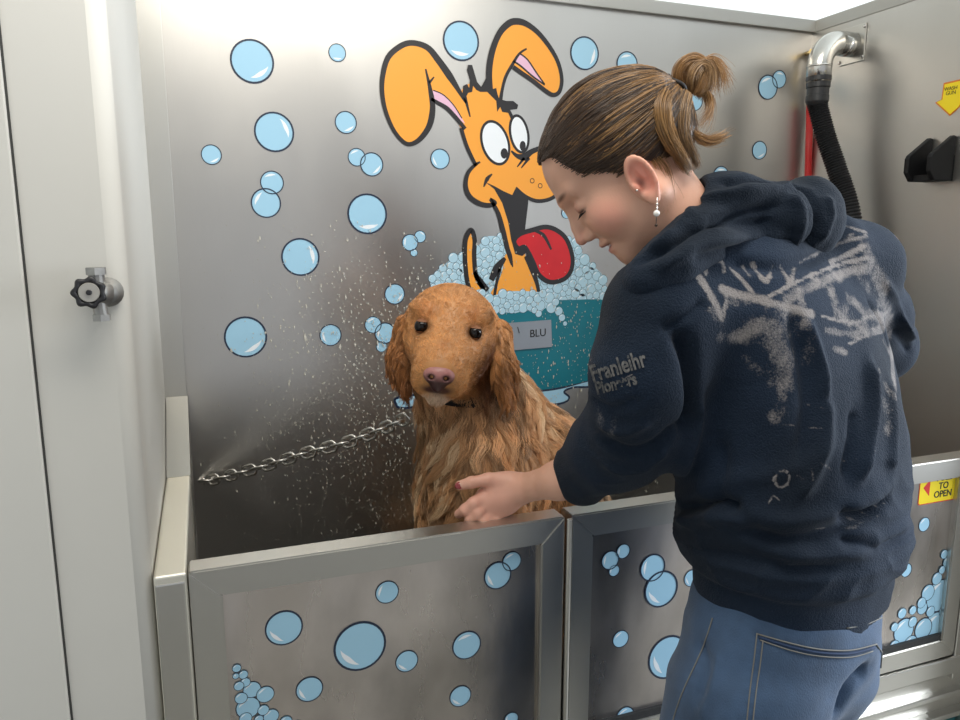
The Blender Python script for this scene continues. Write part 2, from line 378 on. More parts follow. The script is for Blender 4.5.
for i, t in enumerate(('PULL', 'TO', 'OPEN')):
    text_mesh('lettering', t, 0.0205, (sx0+wx*0.63, YP-0.001, sz0+hz*(0.755-0.255*i)), (1, 0, 0), (0, 0, 1), BLK, sg, bold=0.0004)

# bubble stickers on the back sheet ----------------------------------------------------------------
BUB = [  # x, y, r, highlight, label
 ([(252.2, 61.4, 22, 5.3)], 'largest bubble sticker at the top left of the steel sheet'),
 ([(337.2, 52.8, 9, 4.7)], 'tiny bubble sticker left of the cartoon dog, highest of the small ones'),
 ([(274.2, 132, 20, 0.4)], 'big bubble sticker with highlight on its upper right, under the top left one'),
 ([(345.8, 122.5, 11.2, 5.2)], 'small bubble sticker beside the drooping ear tip of the cartoon dog'),
 ([(211.4, 154.7, 10.3, 5.2)], 'small bubble sticker closest to the left seam of the steel sheet'),
 ([(356.7, 157.2, 9, 2), (371.7, 164.4, 11.8, 5.5)], 'pair of overlapping small bubbles side by side below the drooping ear'),
 ([(266, 203, 15, 2.6), (272, 182.5, 11.8, 1.8)], 'pair of overlapping bubbles stacked one above the other at the left'),
 ([(367.3, 213.9, 20, 4.8)], 'big bubble sticker with dark rim between the cartoon dog and the stacked pair'),
 ([(300.5, 257, 19, 0.2)], 'big bubble sticker halfway down the sheet with a bright right side highlight'),
 ([(245.7, 337, 21, 5.3)], 'lowest big bubble sticker at the left above the chain'),
 ([(330.5, 335, 11, 3.4)], 'lowest small bubble sticker left of the real dog'),
 ([(394.7, 294, 10.3, 5.6)], 'small bubble sticker just above the left ear of the real dog'),
 ([(414, 252.7, 3.8, 1), (410, 242.5, 8.3, 3), (420, 236.6, 6, 1)], 'trio of tiny bubbles left of the cartoon foam mound'),
 ([(381.5, 346.5, 5.5, 3), (385, 333, 10.5, 3), (373, 324.7, 8.5, 2)], 'trio of joined bubbles touching the ear of the real dog'),
 ([(440, 159, 10, 3.6)], 'small bubble sticker against the cheek of the cartoon dog'),
 ([(461, 41, 19, 4.6)], 'big bubble sticker between the two ears of the cartoon dog'),
 ([(584.5, 53.3, 15.5, 6.0)], 'medium bubble sticker right of the raised cartoon ear'),
 ([(627, 64, 11.5, 1.8)], 'bubble sticker half hidden by the top of the woman\'s hair'),
 ([(767.7, 87.3, 11, 2), (779, 79.3, 8, 1.5)], 'pair of overlapping bubbles near the metal pipe elbow'),
 ([(759.3, 150.3, 8.3, 5.2)], 'small bubble sticker right of the woman\'s hair bun'),
 ([(566.4, 213, 5.4, 2.5)], 'tiny bubble sticker at the bridge of the woman\'s nose'),
 ([(720.7, 176, 9, 1.6)], 'bubble sticker half hidden behind the woman\'s nape and hood'),
 ([(694.5, 101, 9, 1.6)], 'bubble sticker glimpsed through the gap under the hair bun'),
]
for lst, lab in BUB:
    o = cluster(None, lst, Y=YB); tag(o, lab, 'sticker', 'bubble stickers on the back sheet')

# cartoon dog sticker ---------------------------------------------------------------------------------
cg = empty('cartoon_sticker', tuple(onY(510, 400, YB))); tag(cg, 'large orange cartoon dog in a foamy teal tub stuck on the back sheet', 'sticker')
S = lambda: Decal(YB-0.0007, 0.0001)
# foam behind
def in_poly(x, y, P):
    c = False; n = len(P)
    for i in range(n):
        x1, y1 = P[i]; x2, y2 = P[(i+1) % n]
        if (y1 > y) != (y2 > y) and x < (x2-x1)*(y-y1)/(y2-y1)+x1: c = not c
    return c
def foam(polys, name, base, seed, k=1.35):
    r_ = random.Random(seed); pts = []
    xs = [p[0] for P in polys for p in P]; ys = [p[1] for P in polys for p in P]
    for _ in range(9000):
        x = r_.uniform(min(xs), max(xs)); y = r_.uniform(min(ys), max(ys)); r = r_.uniform(3.2, 5.6)
        if not any(in_poly(x, y, P) for P in polys): continue
        if all((x-a)**2+(y-b)**2 > ((r+c)/k)**2 for a, b, c in pts): pts.append((x, y, r))
    d = Decal(YB, 0.00003)
    for P in polys: d.shape(P, base*3.7, iFM, smooth=False)
    for i, (x, y, r) in enumerate(pts): d.bubble(x, y, r, base*3.7+1+(i % 9)*2, 2.2, t=0.0008, fill=iFM)
    return d.build(name, cg)
foam([[(430, 284), (434, 273), (444, 265), (456, 255), (464, 255), (468, 285), (470, 292), (440, 292)], [(474, 250), (488, 236), (504, 236), (512, 262), (500, 300), (476, 292)],
      [(562, 235), (574, 241), (587, 260), (601, 273), (608, 290), (607, 303), (598, 313), (576, 311), (566, 303), (552, 303), (536, 296), (536, 272), (560, 284), (572, 262)]], 'foam', 0, 3)
d = S(); d.shape([(440, 305), (500, 300), (560, 300), (614, 303), (611, 340), (603, 374), (590, 380), (560, 387), (530, 391), (500, 392), (455, 388), (446, 350)], 2.6, iTL); d.build('cartoon_tub', cg)
d = S(); P = [(397, 398), (420, 394), (455, 388), (500, 391), (535, 391), (560, 388), (590, 380), (612, 376), (618, 384), (590, 386.7), (573, 387.5), (564, 391.7), (569, 397), (565, 402), (548, 405), (500, 407), (430, 406), (402, 408), (396, 404)]
d.shape(P, 1.2, iLB); d.stroke(P, 2.2, 2.4, iNV, closed=True); d.build('puddle', cg)
# tail
d = S(); P = [(471, 230), (465.5, 240), (465, 262), (468, 285), (474, 296), (484, 292), (476, 276), (474, 255), (474.5, 240)]
d.shape(P, 3, iOR); d.stroke(P, 4.6, 4, closed=True); d.stroke([(474, 272), (480, 282), (488, 290)], [3, 7, 4], 4); d.build('tail', cg)
# body
d = S(); P = [(506, 254), (520, 258), (528, 262), (534.6, 278), (538.5, 298), (492, 298), (499, 280), (503, 268)]
d.shape(P, 4, iOR); d.stroke([(505, 258), (497, 268), (491, 280)], [3, 8, 5], 5); d.stroke([(500, 268), (496, 285), (494, 298)], 3, 5); d.stroke([(526, 256), (532, 270), (537, 284), (539, 297)], [5, 5, 4, 3], 5)
d.stroke([(506, 245), (510, 256), (512.5, 267)], [4, 4, 1], 7.5); d.build('body', cg)
# head fill
d = S()
HEAD = [(461, 128), (467, 147), (475, 164), (468, 173), (465.5, 185), (469, 196), (478, 203), (488, 205), (494, 204), (499, 214), (503, 231), (508, 250), (512, 262), (520, 262), (525, 258), (524, 240), (526, 220), (528, 200), (537, 201), (550, 199), (562, 190), (566, 172), (552, 152), (537, 150), (525, 156), (521, 140), (514, 120), (505, 105), (498, 92), (486, 88), (480, 90), (470, 84), (463, 88), (459, 100)]
d.shape(HEAD, 5, iOR)
EARL = [(412, 43), (400, 46.5), (388, 57.5), (382.8, 75), (382, 92), (385.5, 111), (393.5, 130), (403.5, 142), (411.5, 144), (421, 138), (429.5, 125), (432, 108), (431.5, 99), (438, 102.5), (447, 108.5), (455, 117), (463, 130), (470, 118), (466, 100), (452, 80), (438, 60), (427, 47.5)]
EARR = [(489, 95), (489, 72), (492, 52), (499, 34), (508, 24), (516, 21.5), (526, 24), (538, 33), (550, 48), (558, 63), (561.5, 79), (559.5, 91), (554, 95), (547, 92), (533, 81), (520, 72), (512.5, 66), (507, 73), (502.5, 85), (501, 100)]
d.shape(EARL, 5.3, iOR); d.shape(EARR, 5.6, iOR)
d.build('head', cg)
d = S()
d.stroke([(466, 103), (452, 80), (438, 60), (427, 47.5), (412, 43), (400, 46.5), (388, 57.5), (382.8, 75), (382, 92), (385.5, 111), (393.5, 130), (403.5, 142), (411.5, 144), (421, 138), (429.5, 125), (432.5, 108), (430.5, 92), (428, 80), (425.5, 69)], [2, 7, 6, 5, 5, 5, 4.5, 4, 3.6, 3.6, 4, 5, 6, 5, 3, 1.5], 7)
d.stroke([(434, 77), (429, 83)], [1, 3], 7); d.stroke([(431, 99), (438, 103), (447, 108.5), (456, 118), (465, 129)], [3, 3.5, 4, 4, 4], 7)
d.stroke([(464, 94), (470, 117)], [4, 1.2], 7)
d.stroke([(490, 92), (489, 72), (492, 52), (499, 34), (508, 24), (516, 21.5), (526, 24), (538, 33), (550, 48), (558, 63), (561.5, 79), (559.5, 91), (554, 95), (547, 92), (533, 81), (520, 72), (513, 67)], [6, 6, 5.5, 6, 6, 5, 4.5, 4, 4, 4, 4, 4, 4], 7)
d.stroke([(526.5, 48.8), (519, 54), (512, 65), (505.5, 77), (502, 90), (500, 103)], [1.5, 2.2, 3, 3, 3, 4], 7)
d.stroke([(461, 128), (467, 147), (476, 166)], 3.6, 7); d.stroke([(480, 162), (475, 165), (468, 173), (465.5, 185), (469, 196), (478, 203), (488, 205.5), (495, 203), (490, 198)], [1.5, 3, 3.6, 4.4, 5, 5, 4.6, 4, 1], 7)
d.stroke([(490, 199), (498, 213), (503, 231), (507, 248), (511.7, 265)], [3, 4, 5, 5, 2], 7)
d.stroke([(492, 174), (487, 179), (483.5, 187)], [1, 4, 1], 7)
d.shape([(485, 182), (494, 186), (503, 191), (512, 195), (516, 187), (521, 193), (528, 198), (528, 204), (526, 220), (524, 238), (527, 252), (522, 256), (515, 254), (511, 240), (508, 222), (502, 203), (494, 189)], 6.6, iIN, smooth=False)
d.stroke([(516, 187), (525, 196), (537, 201), (550, 199), (560, 192)], [1, 3, 3.6, 3.6, 3.6], 7)
d.stroke([(511, 151), (517, 156), (524, 157), (531, 152), (540, 148)], [1.5, 4, 7, 5, 4], 7); d.stroke([(524, 158), (517, 167)], [3, 1], 7); d.stroke([(529, 158), (521, 168)], [3, 1], 7)
for q in ((532, 180.8), (540, 185.8)): x, z = d.w(*q); d.ringc(x, z, 0.0062, 0.0018, 7, iIN)
# head tufts
d.shape([(462, 96), (463, 86), (467, 84), (469, 88), (470, 80), (467, 70), (468, 65), (472, 65), (474, 72), (477, 82), (481, 87), (484, 82), (487, 76), (490, 90), (496, 88), (497, 93), (499, 99), (506, 101), (513, 101), (518, 105), (517, 109), (510, 110), (514, 118), (520, 120), (512, 122), (508, 113), (502, 112), (500, 107), (497, 112), (496, 101), (491, 96), (487, 92), (480, 92), (476, 90), (473, 86), (472, 92), (468, 93), (465, 99)], 7.6, iIN, smooth=False)
d.build('outline', cg)
d = S(); d.shape([(433, 90.3), (443.3, 95), (453.3, 105), (461.7, 118.3), (464, 123.5), (453.3, 113.3), (443.3, 104), (433, 100.5)], 6.4, iPK); d.stroke([(433, 90.3), (443.3, 95), (453.3, 105), (461.7, 118.3)], 1.1, 7); d.build('inner_ear', cg); d = S()
d.shape([(520, 53.8), (527.5, 60), (536, 72.5), (544.5, 84.5), (532.5, 76.5), (521, 66), (514, 61)], 6.4, iPK); d.stroke([(520, 53.8), (527.5, 60), (536, 72.5), (544.5, 84.5)], 1.5, 7); d.stroke([(513, 61), (521, 66.5), (532.5, 76.5), (544.5, 85)], 1.7, 7)
d.build('inner_ear', cg)
def eye(cx, cy, rx, ry, tilt, px_, py_, prx, pry):
    d = S(); c, s_ = math.cos(tilt), math.sin(tilt)
    E = [(cx+rx*math.cos(a)*c-ry*math.sin(a)*s_, cy+rx*math.cos(a)*s_+ry*math.sin(a)*c) for a in np.linspace(0, 2*math.pi, 25)[:-1]]
    d.shape(E, 7.8, iWH); d.stroke(E, 2.4, 8.6, closed=True)
    E = [(px_+prx*math.cos(a), py_+pry*math.sin(a)) for a in np.linspace(0, 2*math.pi, 17)[:-1]]; d.shape(E, 8.8, iIN); d.build('eye', cg)
eye(519, 134, 8.8, 18.5, -0.18, 522.5, 146, 3, 5); eye(495, 142.8, 13, 22, -0.30, 504, 153.5, 3.6, 5.2)
d = S(); T = [(514, 241), (520, 234), (532.5, 230), (545, 227), (556, 230), (566, 239), (572, 255.8), (571, 270), (563.8, 279), (550, 282), (539, 275), (533, 262), (528, 252), (524, 247), (518, 248.5)]
d.shape(T, 8, iRD); d.stroke(T, 4.4, 8.8, closed=True); d.stroke([(530, 229), (543, 235), (551, 249.6)], [2, 3.5, 2], 9); d.build('tongue', cg)
foam([[(468, 292), (480, 289), (492, 296), (508, 291), (525, 291), (540, 292), (556, 300), (554, 308), (545, 308), (538, 314), (526, 310), (515, 313), (500, 312), (486, 306)]], 'foam', 14, 5)
d = S()
for q in ((558.5, 311, 4.2), (561.7, 317.5, 3.5), (564.8, 323.5, 2.3)): d.bubble(q[0], q[1], q[2], 9, 2, t=0.0006, fill=iFM)
d.build('foam_drip', cg)
# small metal name plate
PLT = mat('grey_plate', srgb(158, 164, 172), 0.35, metal=0.6)
pl = empty('name_plate', tuple(onY(519, 335, YB))); tag(pl, 'small grey metal plate lettered BLU on the teal cartoon tub', 'plate')
q = [(481, 325), (550.8, 319.7), (551.7, 346.7), (482, 353)]
vs, fs = quadbox(q, YB-0.0034, 0.0022); MB().add(vs, fs).build('backing', PLT, pl)
vx = onY(547, 331, YB)-onY(527, 333, YB); vx[1] = 0
vz = onY(537, 327, YB)-onY(537, 337, YB); vz[1] = 0
text_mesh('lettering', 'BLU', 0.028, tuple(onY(537, 333, YB)-np.array([0, 0.0062, 0])), vx, vz, BLK, pl, sx=0.95)
text_mesh('lettering', '\\', 0.024, tuple(onY(517.5, 330, YB)-np.array([0, 0.0062, 0])), vx, vz, BLK, pl)

# soap and water spatter on the back sheet -------------------------------------------------------------
SPAT = mat('water_spatter', srgb(196, 192, 180), 0.25, spec=0.8)
def spatter(name, Y, n, dens, seed, label, scale=1.0):
    r_ = random.Random(seed); m = MB(); cnt = 0
    while cnt < n:
        px, py, ok = dens(r_)
        if not ok: continue
        p = onY(px, py, Y); s_ = r_.lognormvariate(0, 0.4)*0.00125*scale; l_ = s_*r_.choice((1.0, 1.2, 1.5, 1.9, 2.8))
        vs = [(p[0]-s_*0.8, Y-0.0001, p[2]), (p[0], Y-0.0001, p[2]-l_), (p[0]+s_*0.8, Y-0.0001, p[2]), (p[0], Y-0.0001, p[2]+l_), (p[0], Y-0.0009, p[2]-l_*0.3)]
        m.add(vs, [(0, 1, 4), (1, 2, 4), (2, 3, 4), (3, 0, 4)]); cnt += 1
    o = m.build(name, SPAT, None, smooth=True); return tag(o, label, 'water droplets', kind='stuff')
def dens1(r_):
    px = r_.uniform(200, 700); py = r_.uniform(215, 560)
    w_ = math.exp(-((px-400)/105)**2)*min(1, max(0, (py-215)/130))+0.9*math.exp(-((px-620)/70)**2)*min(1, max(0, (py-240)/120))
    w_ *= 0.55 if py > 480 else 1
    return px, py, r_.random() < w_
spatter('water_droplets', YB-0.0032, 5600, dens1, 3, 'spatter of pale droplets over the lower middle of the back sheet')
# ------------------------------------------------------------------ implicit surfaces -> one continuous mesh
def nrm(v): v = np.array(v, float); return v/np.linalg.norm(v)
def smin(a, b, k): h = np.clip(0.5+0.5*(b-a)/k, 0, 1); return b*(1-h)+a*h-k*h*(1-h)
def smax(a, b, k): return -smin(-a, -b, k)
def cone(P, a, b, ra, rb):
    a = np.array(a, float); b = np.array(b, float); ab = b-a; t = np.clip(((P-a)@ab)/(ab@ab), 0, 1)
    return np.linalg.norm(P-a-t[:, None]*ab, axis=1)-(ra+(rb-ra)*t)
def chain(P, pts, rs, k=0.01):
    d = None
    for i in range(len(pts)-1):
        e = cone(P, pts[i], pts[i+1], rs[i], rs[i+1]); d = e if d is None else smin(d, e, k)
    return d
def ell(P, c, r, R=None):
    q = P-np.array(c)
    if R is not None: q = q@np.array(R).T       # rows of R are the local axes
    r = np.array(r, float); k0 = np.linalg.norm(q/r, axis=1); k1 = np.linalg.norm(q/(r*r), axis=1)+1e-9
    return k0*(k0-1)/k1
def nets(f, lo, hi, h, slack=1.7):
    lo = np.array(lo, float); hi = np.array(hi, float); S4 = 4
    nc = np.ceil((hi-lo)/(h*S4)).astype(int)+1; n = nc*S4
    gc = [lo[i]+np.arange(nc[i])*h*S4+h*S4/2 for i in range(3)]
    G = np.stack(np.meshgrid(*gc, indexing='ij'), -1).reshape(-1, 3); Dc = f(G).reshape(nc)
    D = np.repeat(np.repeat(np.repeat(Dc, S4, 0), S4, 1), S4, 2).astype(np.float32)
    near = np.argwhere(np.abs(Dc) < h*S4*slack)
    off = np.stack(np.meshgrid(*[np.arange(S4)]*3, indexing='ij'), -1).reshape(-1, 3)
    I = (near[:, None, :]*S4+off[None]).reshape(-1, 3)
    for s_ in range(0, len(I), 400000):
        J = I[s_:s_+400000]; D[J[:, 0], J[:, 1], J[:, 2]] = f(lo+(J+0.5)*h)
    V = D < 0; m = V.shape
    cnt = sum(V[a:m[0]-1+a, b:m[1]-1+b, c:m[2]-1+c].astype(np.int8) for a in (0, 1) for b in (0, 1) for c in (0, 1))
    cells = np.argwhere((cnt > 0) & (cnt < 8)); idx = -np.ones([x-1 for x in m], np.int64); idx[tuple(cells.T)] = np.arange(len(cells))
    acc = np.zeros((len(cells), 3)); num = np.zeros(len(cells))
    cor = [(a, b, c) for a in (0, 1) for b in (0, 1) for c in (0, 1)]
    val = {c: D[cells[:, 0]+c[0], cells[:, 1]+c[1], cells[:, 2]+c[2]] for c in cor}
    for c in cor:
        for ax in range(3):
            if c[ax]: continue
            c2 = list(c); c2[ax] = 1; c2 = tuple(c2); a = val[c]; b = val[c2]; x = (a < 0) != (b < 0)
            t = np.where(x, a/(a-b+1e-12), 0); p = np.tile(np.array(c, float), (len(cells), 1)); p[:, ax] += t
            acc += p*x[:, None]; num += x
    verts = lo+(cells+acc/num[:, None]+0.5)*h
    F = []
    for ax in range(3):
        o1, o2 = [(1, 2), (2, 0), (0, 1)][ax]
        A = V[tuple(slice(0, m[i]-1) if i == ax else slice(1, m[i]-1) for i in range(3))]
        B = V[tuple(slice(1, m[i]) if i == ax else slice(1, m[i]-1) for i in range(3))]
        for flip, mask in ((0, A & ~B), (1, B & ~A)):
            e = np.argwhere(mask); q = e.copy()
            for i in range(3):
                if i != ax: q[:, i] += 1
            def g(d1_, d2_):
                z = q.copy(); z[:, o1] -= d1_; z[:, o2] -= d2_; return idx[z[:, 0], z[:, 1], z[:, 2]]
            quad = np.stack([g(1, 1), g(0, 1), g(0, 0), g(1, 0)], 1)
            F.append(quad[:, ::-1] if flip else quad)
    F = np.concatenate(F); F = F[(F >= 0).all(1)]
    return verts, F
def npmesh(name, V, F):
    me = bpy.data.meshes.new(name); me.vertices.add(len(V)); me.vertices.foreach_set('co', V.astype(np.float32).ravel())
    me.loops.add(F.size); me.loops.foreach_set('vertex_index', F.astype(np.int32).ravel())
    me.polygons.add(len(F)); me.polygons.foreach_set('loop_start', np.arange(0, F.size, F.shape[1], dtype=np.int32))
    me.polygons.foreach_set('use_smooth', np.ones(len(F), bool)); me.update(calc_edges=True); return me
def vnormals(V, F):
    n = np.cross(V[F[:, 2]]-V[F[:, 0]], V[F[:, 3]]-V[F[:, 1]]); N = np.zeros_like(V)
    for i in range(4): np.add.at(N, F[:, i], n)
    return N/(np.linalg.norm(N, axis=1)[:, None]+1e-12)
def relax(V, F, it, lam=0.5):
    E = np.concatenate([F[:, [0, 1]], F[:, [1, 2]], F[:, [2, 3]], F[:, [3, 0]]]); E = np.concatenate([E, E[:, ::-1]])
    deg = np.bincount(E[:, 0], minlength=len(V))[:, None]
    for i in range(it):
        for l in (lam, -lam*0.97):
            A = np.zeros_like(V); np.add.at(A, E[:, 0], V[E[:, 1]]); V = V+l*(A/np.maximum(deg, 1)-V)
    return V
def sdf_mesh(name, f, lo, hi, h, it=2):
    V, F = nets(f, lo, hi, h)
    if it: V = relax(V, F, it)
    return V, F
def bvh_of(V, F): return BVHTree.FromPolygons([tuple(v) for v in V], [tuple(int(i) for i in q) for q in F])
def hit(bvh, px, py):
    r = nrm(ray(px, py)); loc, n, i, d = bvh.ray_cast(Vector(CAM), Vector(r)); return (np.array(loc), np.array(n)) if loc else (None, None)
def polyline(bvh, pts):
    out = []
    for q in crom(pts, False, 4):
        p, n = hit(bvh, q[0], q[1])
        if p is not None: out.append(p)
    return np.array(out)
def pl_dist(V, L):
    """distance to polyline and parameter 0..1"""
    best = np.full(len(V), 9.0); tt = np.zeros(len(V)); n = len(L)-1
    for i in range(n):
        a, b = L[i], L[i+1]; ab = b-a; l2 = ab@ab
        if l2 < 1e-10: continue
        t = np.clip(((V-a)@ab)/l2, 0, 1); d = np.linalg.norm(V-a-t[:, None]*ab, axis=1); m_ = d < best; best[m_] = d[m_]; tt[m_] = (i+t[m_])/n
    return best, tt
def folds(V, F, lst):
    """lst: (polyline, amplitude, width). raises or sinks the cloth along curves on its surface"""
    b = bvh_of(V, F); N = vnormals(V, F); D = np.zeros(len(V))
    for pts, amp, wd in lst:
        L = polyline(b, pts)
        if len(L) < 2: continue
        d, t = pl_dist(V, L); D += 1.6*amp*np.exp(-(d/wd)**2)*np.clip(np.minimum(t, 1-t)*5+0.25, 0, 1)
    return V+N*D[:, None]
def vnoise(P, s, seed=0):
    """smooth value noise, vectorised"""
    Q = P*s+seed*17.3; I = np.floor(Q).astype(np.int64); T = Q-I; T = T*T*(3-2*T); r = 0
    for a in (0, 1):
        for b in (0, 1):
            for c in (0, 1):
                h = ((I[:, 0]+a)*73856093) ^ ((I[:, 1]+b)*19349663) ^ ((I[:, 2]+c)*83492791); h = (h*2654435761) & 0xffffffff; h = ((h ^ (h >> 15))*2246822519) & 0xffffffff; v = (h & 0xffff)/65535.0
                r = r+v*(T[:, 0] if a else 1-T[:, 0])*(T[:, 1] if b else 1-T[:, 1])*(T[:, 2] if c else 1-T[:, 2])
    return r*2-1
def set_col(me, name, col):
    a = me.color_attributes.new(name, 'FLOAT_COLOR', 'POINT'); c = np.ones((len(me.vertices), 4), np.float32); c[:, :3] = col; a.data.foreach_set('color', c.ravel())
def lin(r, g, b): return np.array(srgb(r, g, b)[:3])
def attr_mat(name, rough, attr='col', bump=None, sheen=0, sss=0, spec=0.5, coat=0):
    m = mat(name, (1, 1, 1, 1), rough, bump=bump, sheen=sheen, sss=sss, spec=spec, coat=coat); nt = m.node_tree
    a = nt.nodes.new('ShaderNodeAttribute'); a.attribute_name = attr; nt.links.new(a.outputs['Color'], nt.nodes['Principled BSDF'].inputs['Base Color']); return m
def hair_mat(name, rough=0.4, spec=0.4):
    m = mat(name, (1, 1, 1, 1), rough, spec=spec); nt = m.node_tree; a = nt.nodes.new('ShaderNodeAttribute'); a.attribute_name = 'col'
    nt.links.new(a.outputs['Color'], nt.nodes['Principled BSDF'].inputs['Base Color']); return m
def hairs(name, P, col, rad, m, parent):
    """P: (n,k,3) strand points; col (n,3); rad root radius"""
    n, k = P.shape[:2]; hc = bpy.data.hair_curves.new(name); hc.add_curves([k]*n)
    off = np.array(parent_world(parent)) if parent is not None else 0
    hc.points.foreach_set('position', (P).astype(np.float32).ravel())
    R = (np.linspace(1, 0.25, k)[None]*np.broadcast_to(np.array(rad), (n,))[:, None]).astype(np.float32)
    if 'radius' not in hc.attributes: hc.attributes.new('radius', 'FLOAT', 'POINT')
    hc.attributes['radius'].data.foreach_set('value', R.ravel())
    a = hc.attributes.new('col', 'FLOAT_COLOR', 'CURVE'); c = np.ones((n, 4), np.float32); c[:, :3] = col; a.data.foreach_set('color', c.ravel())
    hc.materials.append(m); o = bpy.data.objects.new(name, hc); C.objects.link(o)
    if parent is not None: o.parent = parent; o.location = -Vector(parent_world(parent))
    return o

# ------------------------------------------------------------------ the golden retriever
DO = at(449, 333, 1.36)                                     # skull centre
roll = math.radians(7)
view = -nrm(ray(449, 333))                                  # the way the dog looks
dx = nrm(RT-view*(RT@view)); dz = np.cross(view, dx); dz = -dz if dz[2] < 0 else dz
DX = dx*math.cos(roll)-dz*math.sin(roll); DZ = dz*math.cos(roll)+dx*math.sin(roll); DY = nrm(view-DZ*0.0)
DB = np.array([DX, DY, DZ])
def dl(x, y, z): return DO+DX*x+DY*y+DZ*z
NOSE = dl(-0.008, 0.124, -0.072)
FLZ = 0.541
ch = np.array([0.490, 1.340, 0.94]); sh2 = np.array([0.50, 1.40, 0.95])
hip = np.array([0.74, 1.50, 0.69])
def dog_body(P):
    d = ell(P, dl(0, -0.01, 0.012), (0.080, 0.088, 0.078), DB)
    d = smin(d, ell(P, dl(0, 0.03, -0.03), (0.068, 0.06, 0.055), DB), 0.03)           # cheeks
    mz = chain(P, [dl(0, 0.04, -0.030), dl(-0.006, 0.088, -0.055), dl(-0.009, 0.104, -0.064)], [0.050, 0.042, 0.034], 0.02)
    for s_ in (-1, 1): mz = smin(mz, ell(P, dl(-0.007+s_*0.023, 0.078, -0.080), (0.027, 0.036, 0.032), DB), 0.014)   # flews
    mz = smin(mz, chain(P, [dl(0, 0.03, -0.075), dl(-0.008, 0.082, -0.112)], [0.036, 0.018], 0.01), 0.012)   # lower jaw
    d = smin(d, mz, 0.028)
    for s_ in (-1, 1):
        d = smin(d, ell(P, dl(s_*0.043-0.002, 0.050, 0.036), (0.026, 0.018, 0.016), DB), 0.018)          # brow
        d = smax(d, -ell(P, dl(s_*0.047-0.002, 0.084, 0.005), (0.0128, 0.016, 0.0088), DB), 0.006)   # eye socket
    # neck, chest, shoulders, back, haunches
    d = smin(d, chain(P, [dl(0.01, -0.04, -0.02), ch+[0.02, 0.04, 0.13], ch+[0.01, 0.02, 0.0]], [0.080, 0.095, 0.110], 0.05), 0.05)
    d = smin(d, ell(P, ch+[-0.012, -0.048, -0.05], (0.090, 0.095, 0.17)), 0.05)
    d = smin(d, chain(P, [ch+[0.07, 0.08, 0.05], (ch+hip)/2+[0.02, 0, 0.09], hip+[0.0, -0.02, 0.04]], [0.125, 0.135, 0.14], 0.06), 0.06)
    for s_ in (-1, 1):
        q = ch+np.array([s_*0.06+0.005, -0.0+s_*0.03, -0.06])
        d = smin(d, chain(P, [q, q+[0.0, 0.03, -0.13], q+[0, -0.01, -0.27], [q[0], q[1]-0.01, FLZ+0.035]], [0.062, 0.042, 0.030, 0.026], 0.02), 0.03)
        d = smin(d, ell(P, [q[0], q[1]-0.035, FLZ+0.024], (0.032, 0.05, 0.024)), 0.015)
        h_ = hip+np.array([s_*0.05-0.03, -s_*0.10, -0.02])
        d = smin(d, chain(P, [h_, h_+[-0.17, -0.02, -0.02], [h_[0]-0.06, h_[1], FLZ+0.05]], [0.085, 0.055, 0.035], 0.03), 0.03)
        d = smin(d, cone(P, [h_[0]-0.06, h_[1], FLZ+0.03], [h_[0]-0.19, h_[1]-0.03, FLZ+0.026], 0.03, 0.026), 0.02)
    d = smin(d, chain(P, [hip+[0.05, 0.02, -0.05], hip+[0.17, 0.0, -0.10], hip+[0.30, -0.12, -0.115]], [0.05, 0.035, 0.02], 0.02), 0.03)
    return d
def dog_f(P): 
    return dog_body(P)
V, F = sdf_mesh('dog', dog_f, (0.20, 1.02, FLZ-0.01), (1.12, 1.70, 1.38), 0.0055, 2)
V[:, 1] = np.minimum(V[:, 1], YB-0.012)
mnY = V[:, 1].min(); print('dog minY', mnY, 'at z', V[V[:, 1].argmin()])
NZ = vnormals(V, F)
GOLD, DGOLD, CREAM, BROWN = lin(202, 143, 87), lin(146, 94, 54), lin(232, 202, 166), lin(96, 54, 28)
def headm(P):
    a, b = dl(0, -0.02, 0.005), dl(-0.008, 0.10, -0.075); ab = b-a; t = np.clip(((P-a)@ab)/(ab@ab), 0, 1); return np.clip((0.112-np.linalg.norm(P-a-t[:, None]*ab, axis=1))/0.024, 0, 1)
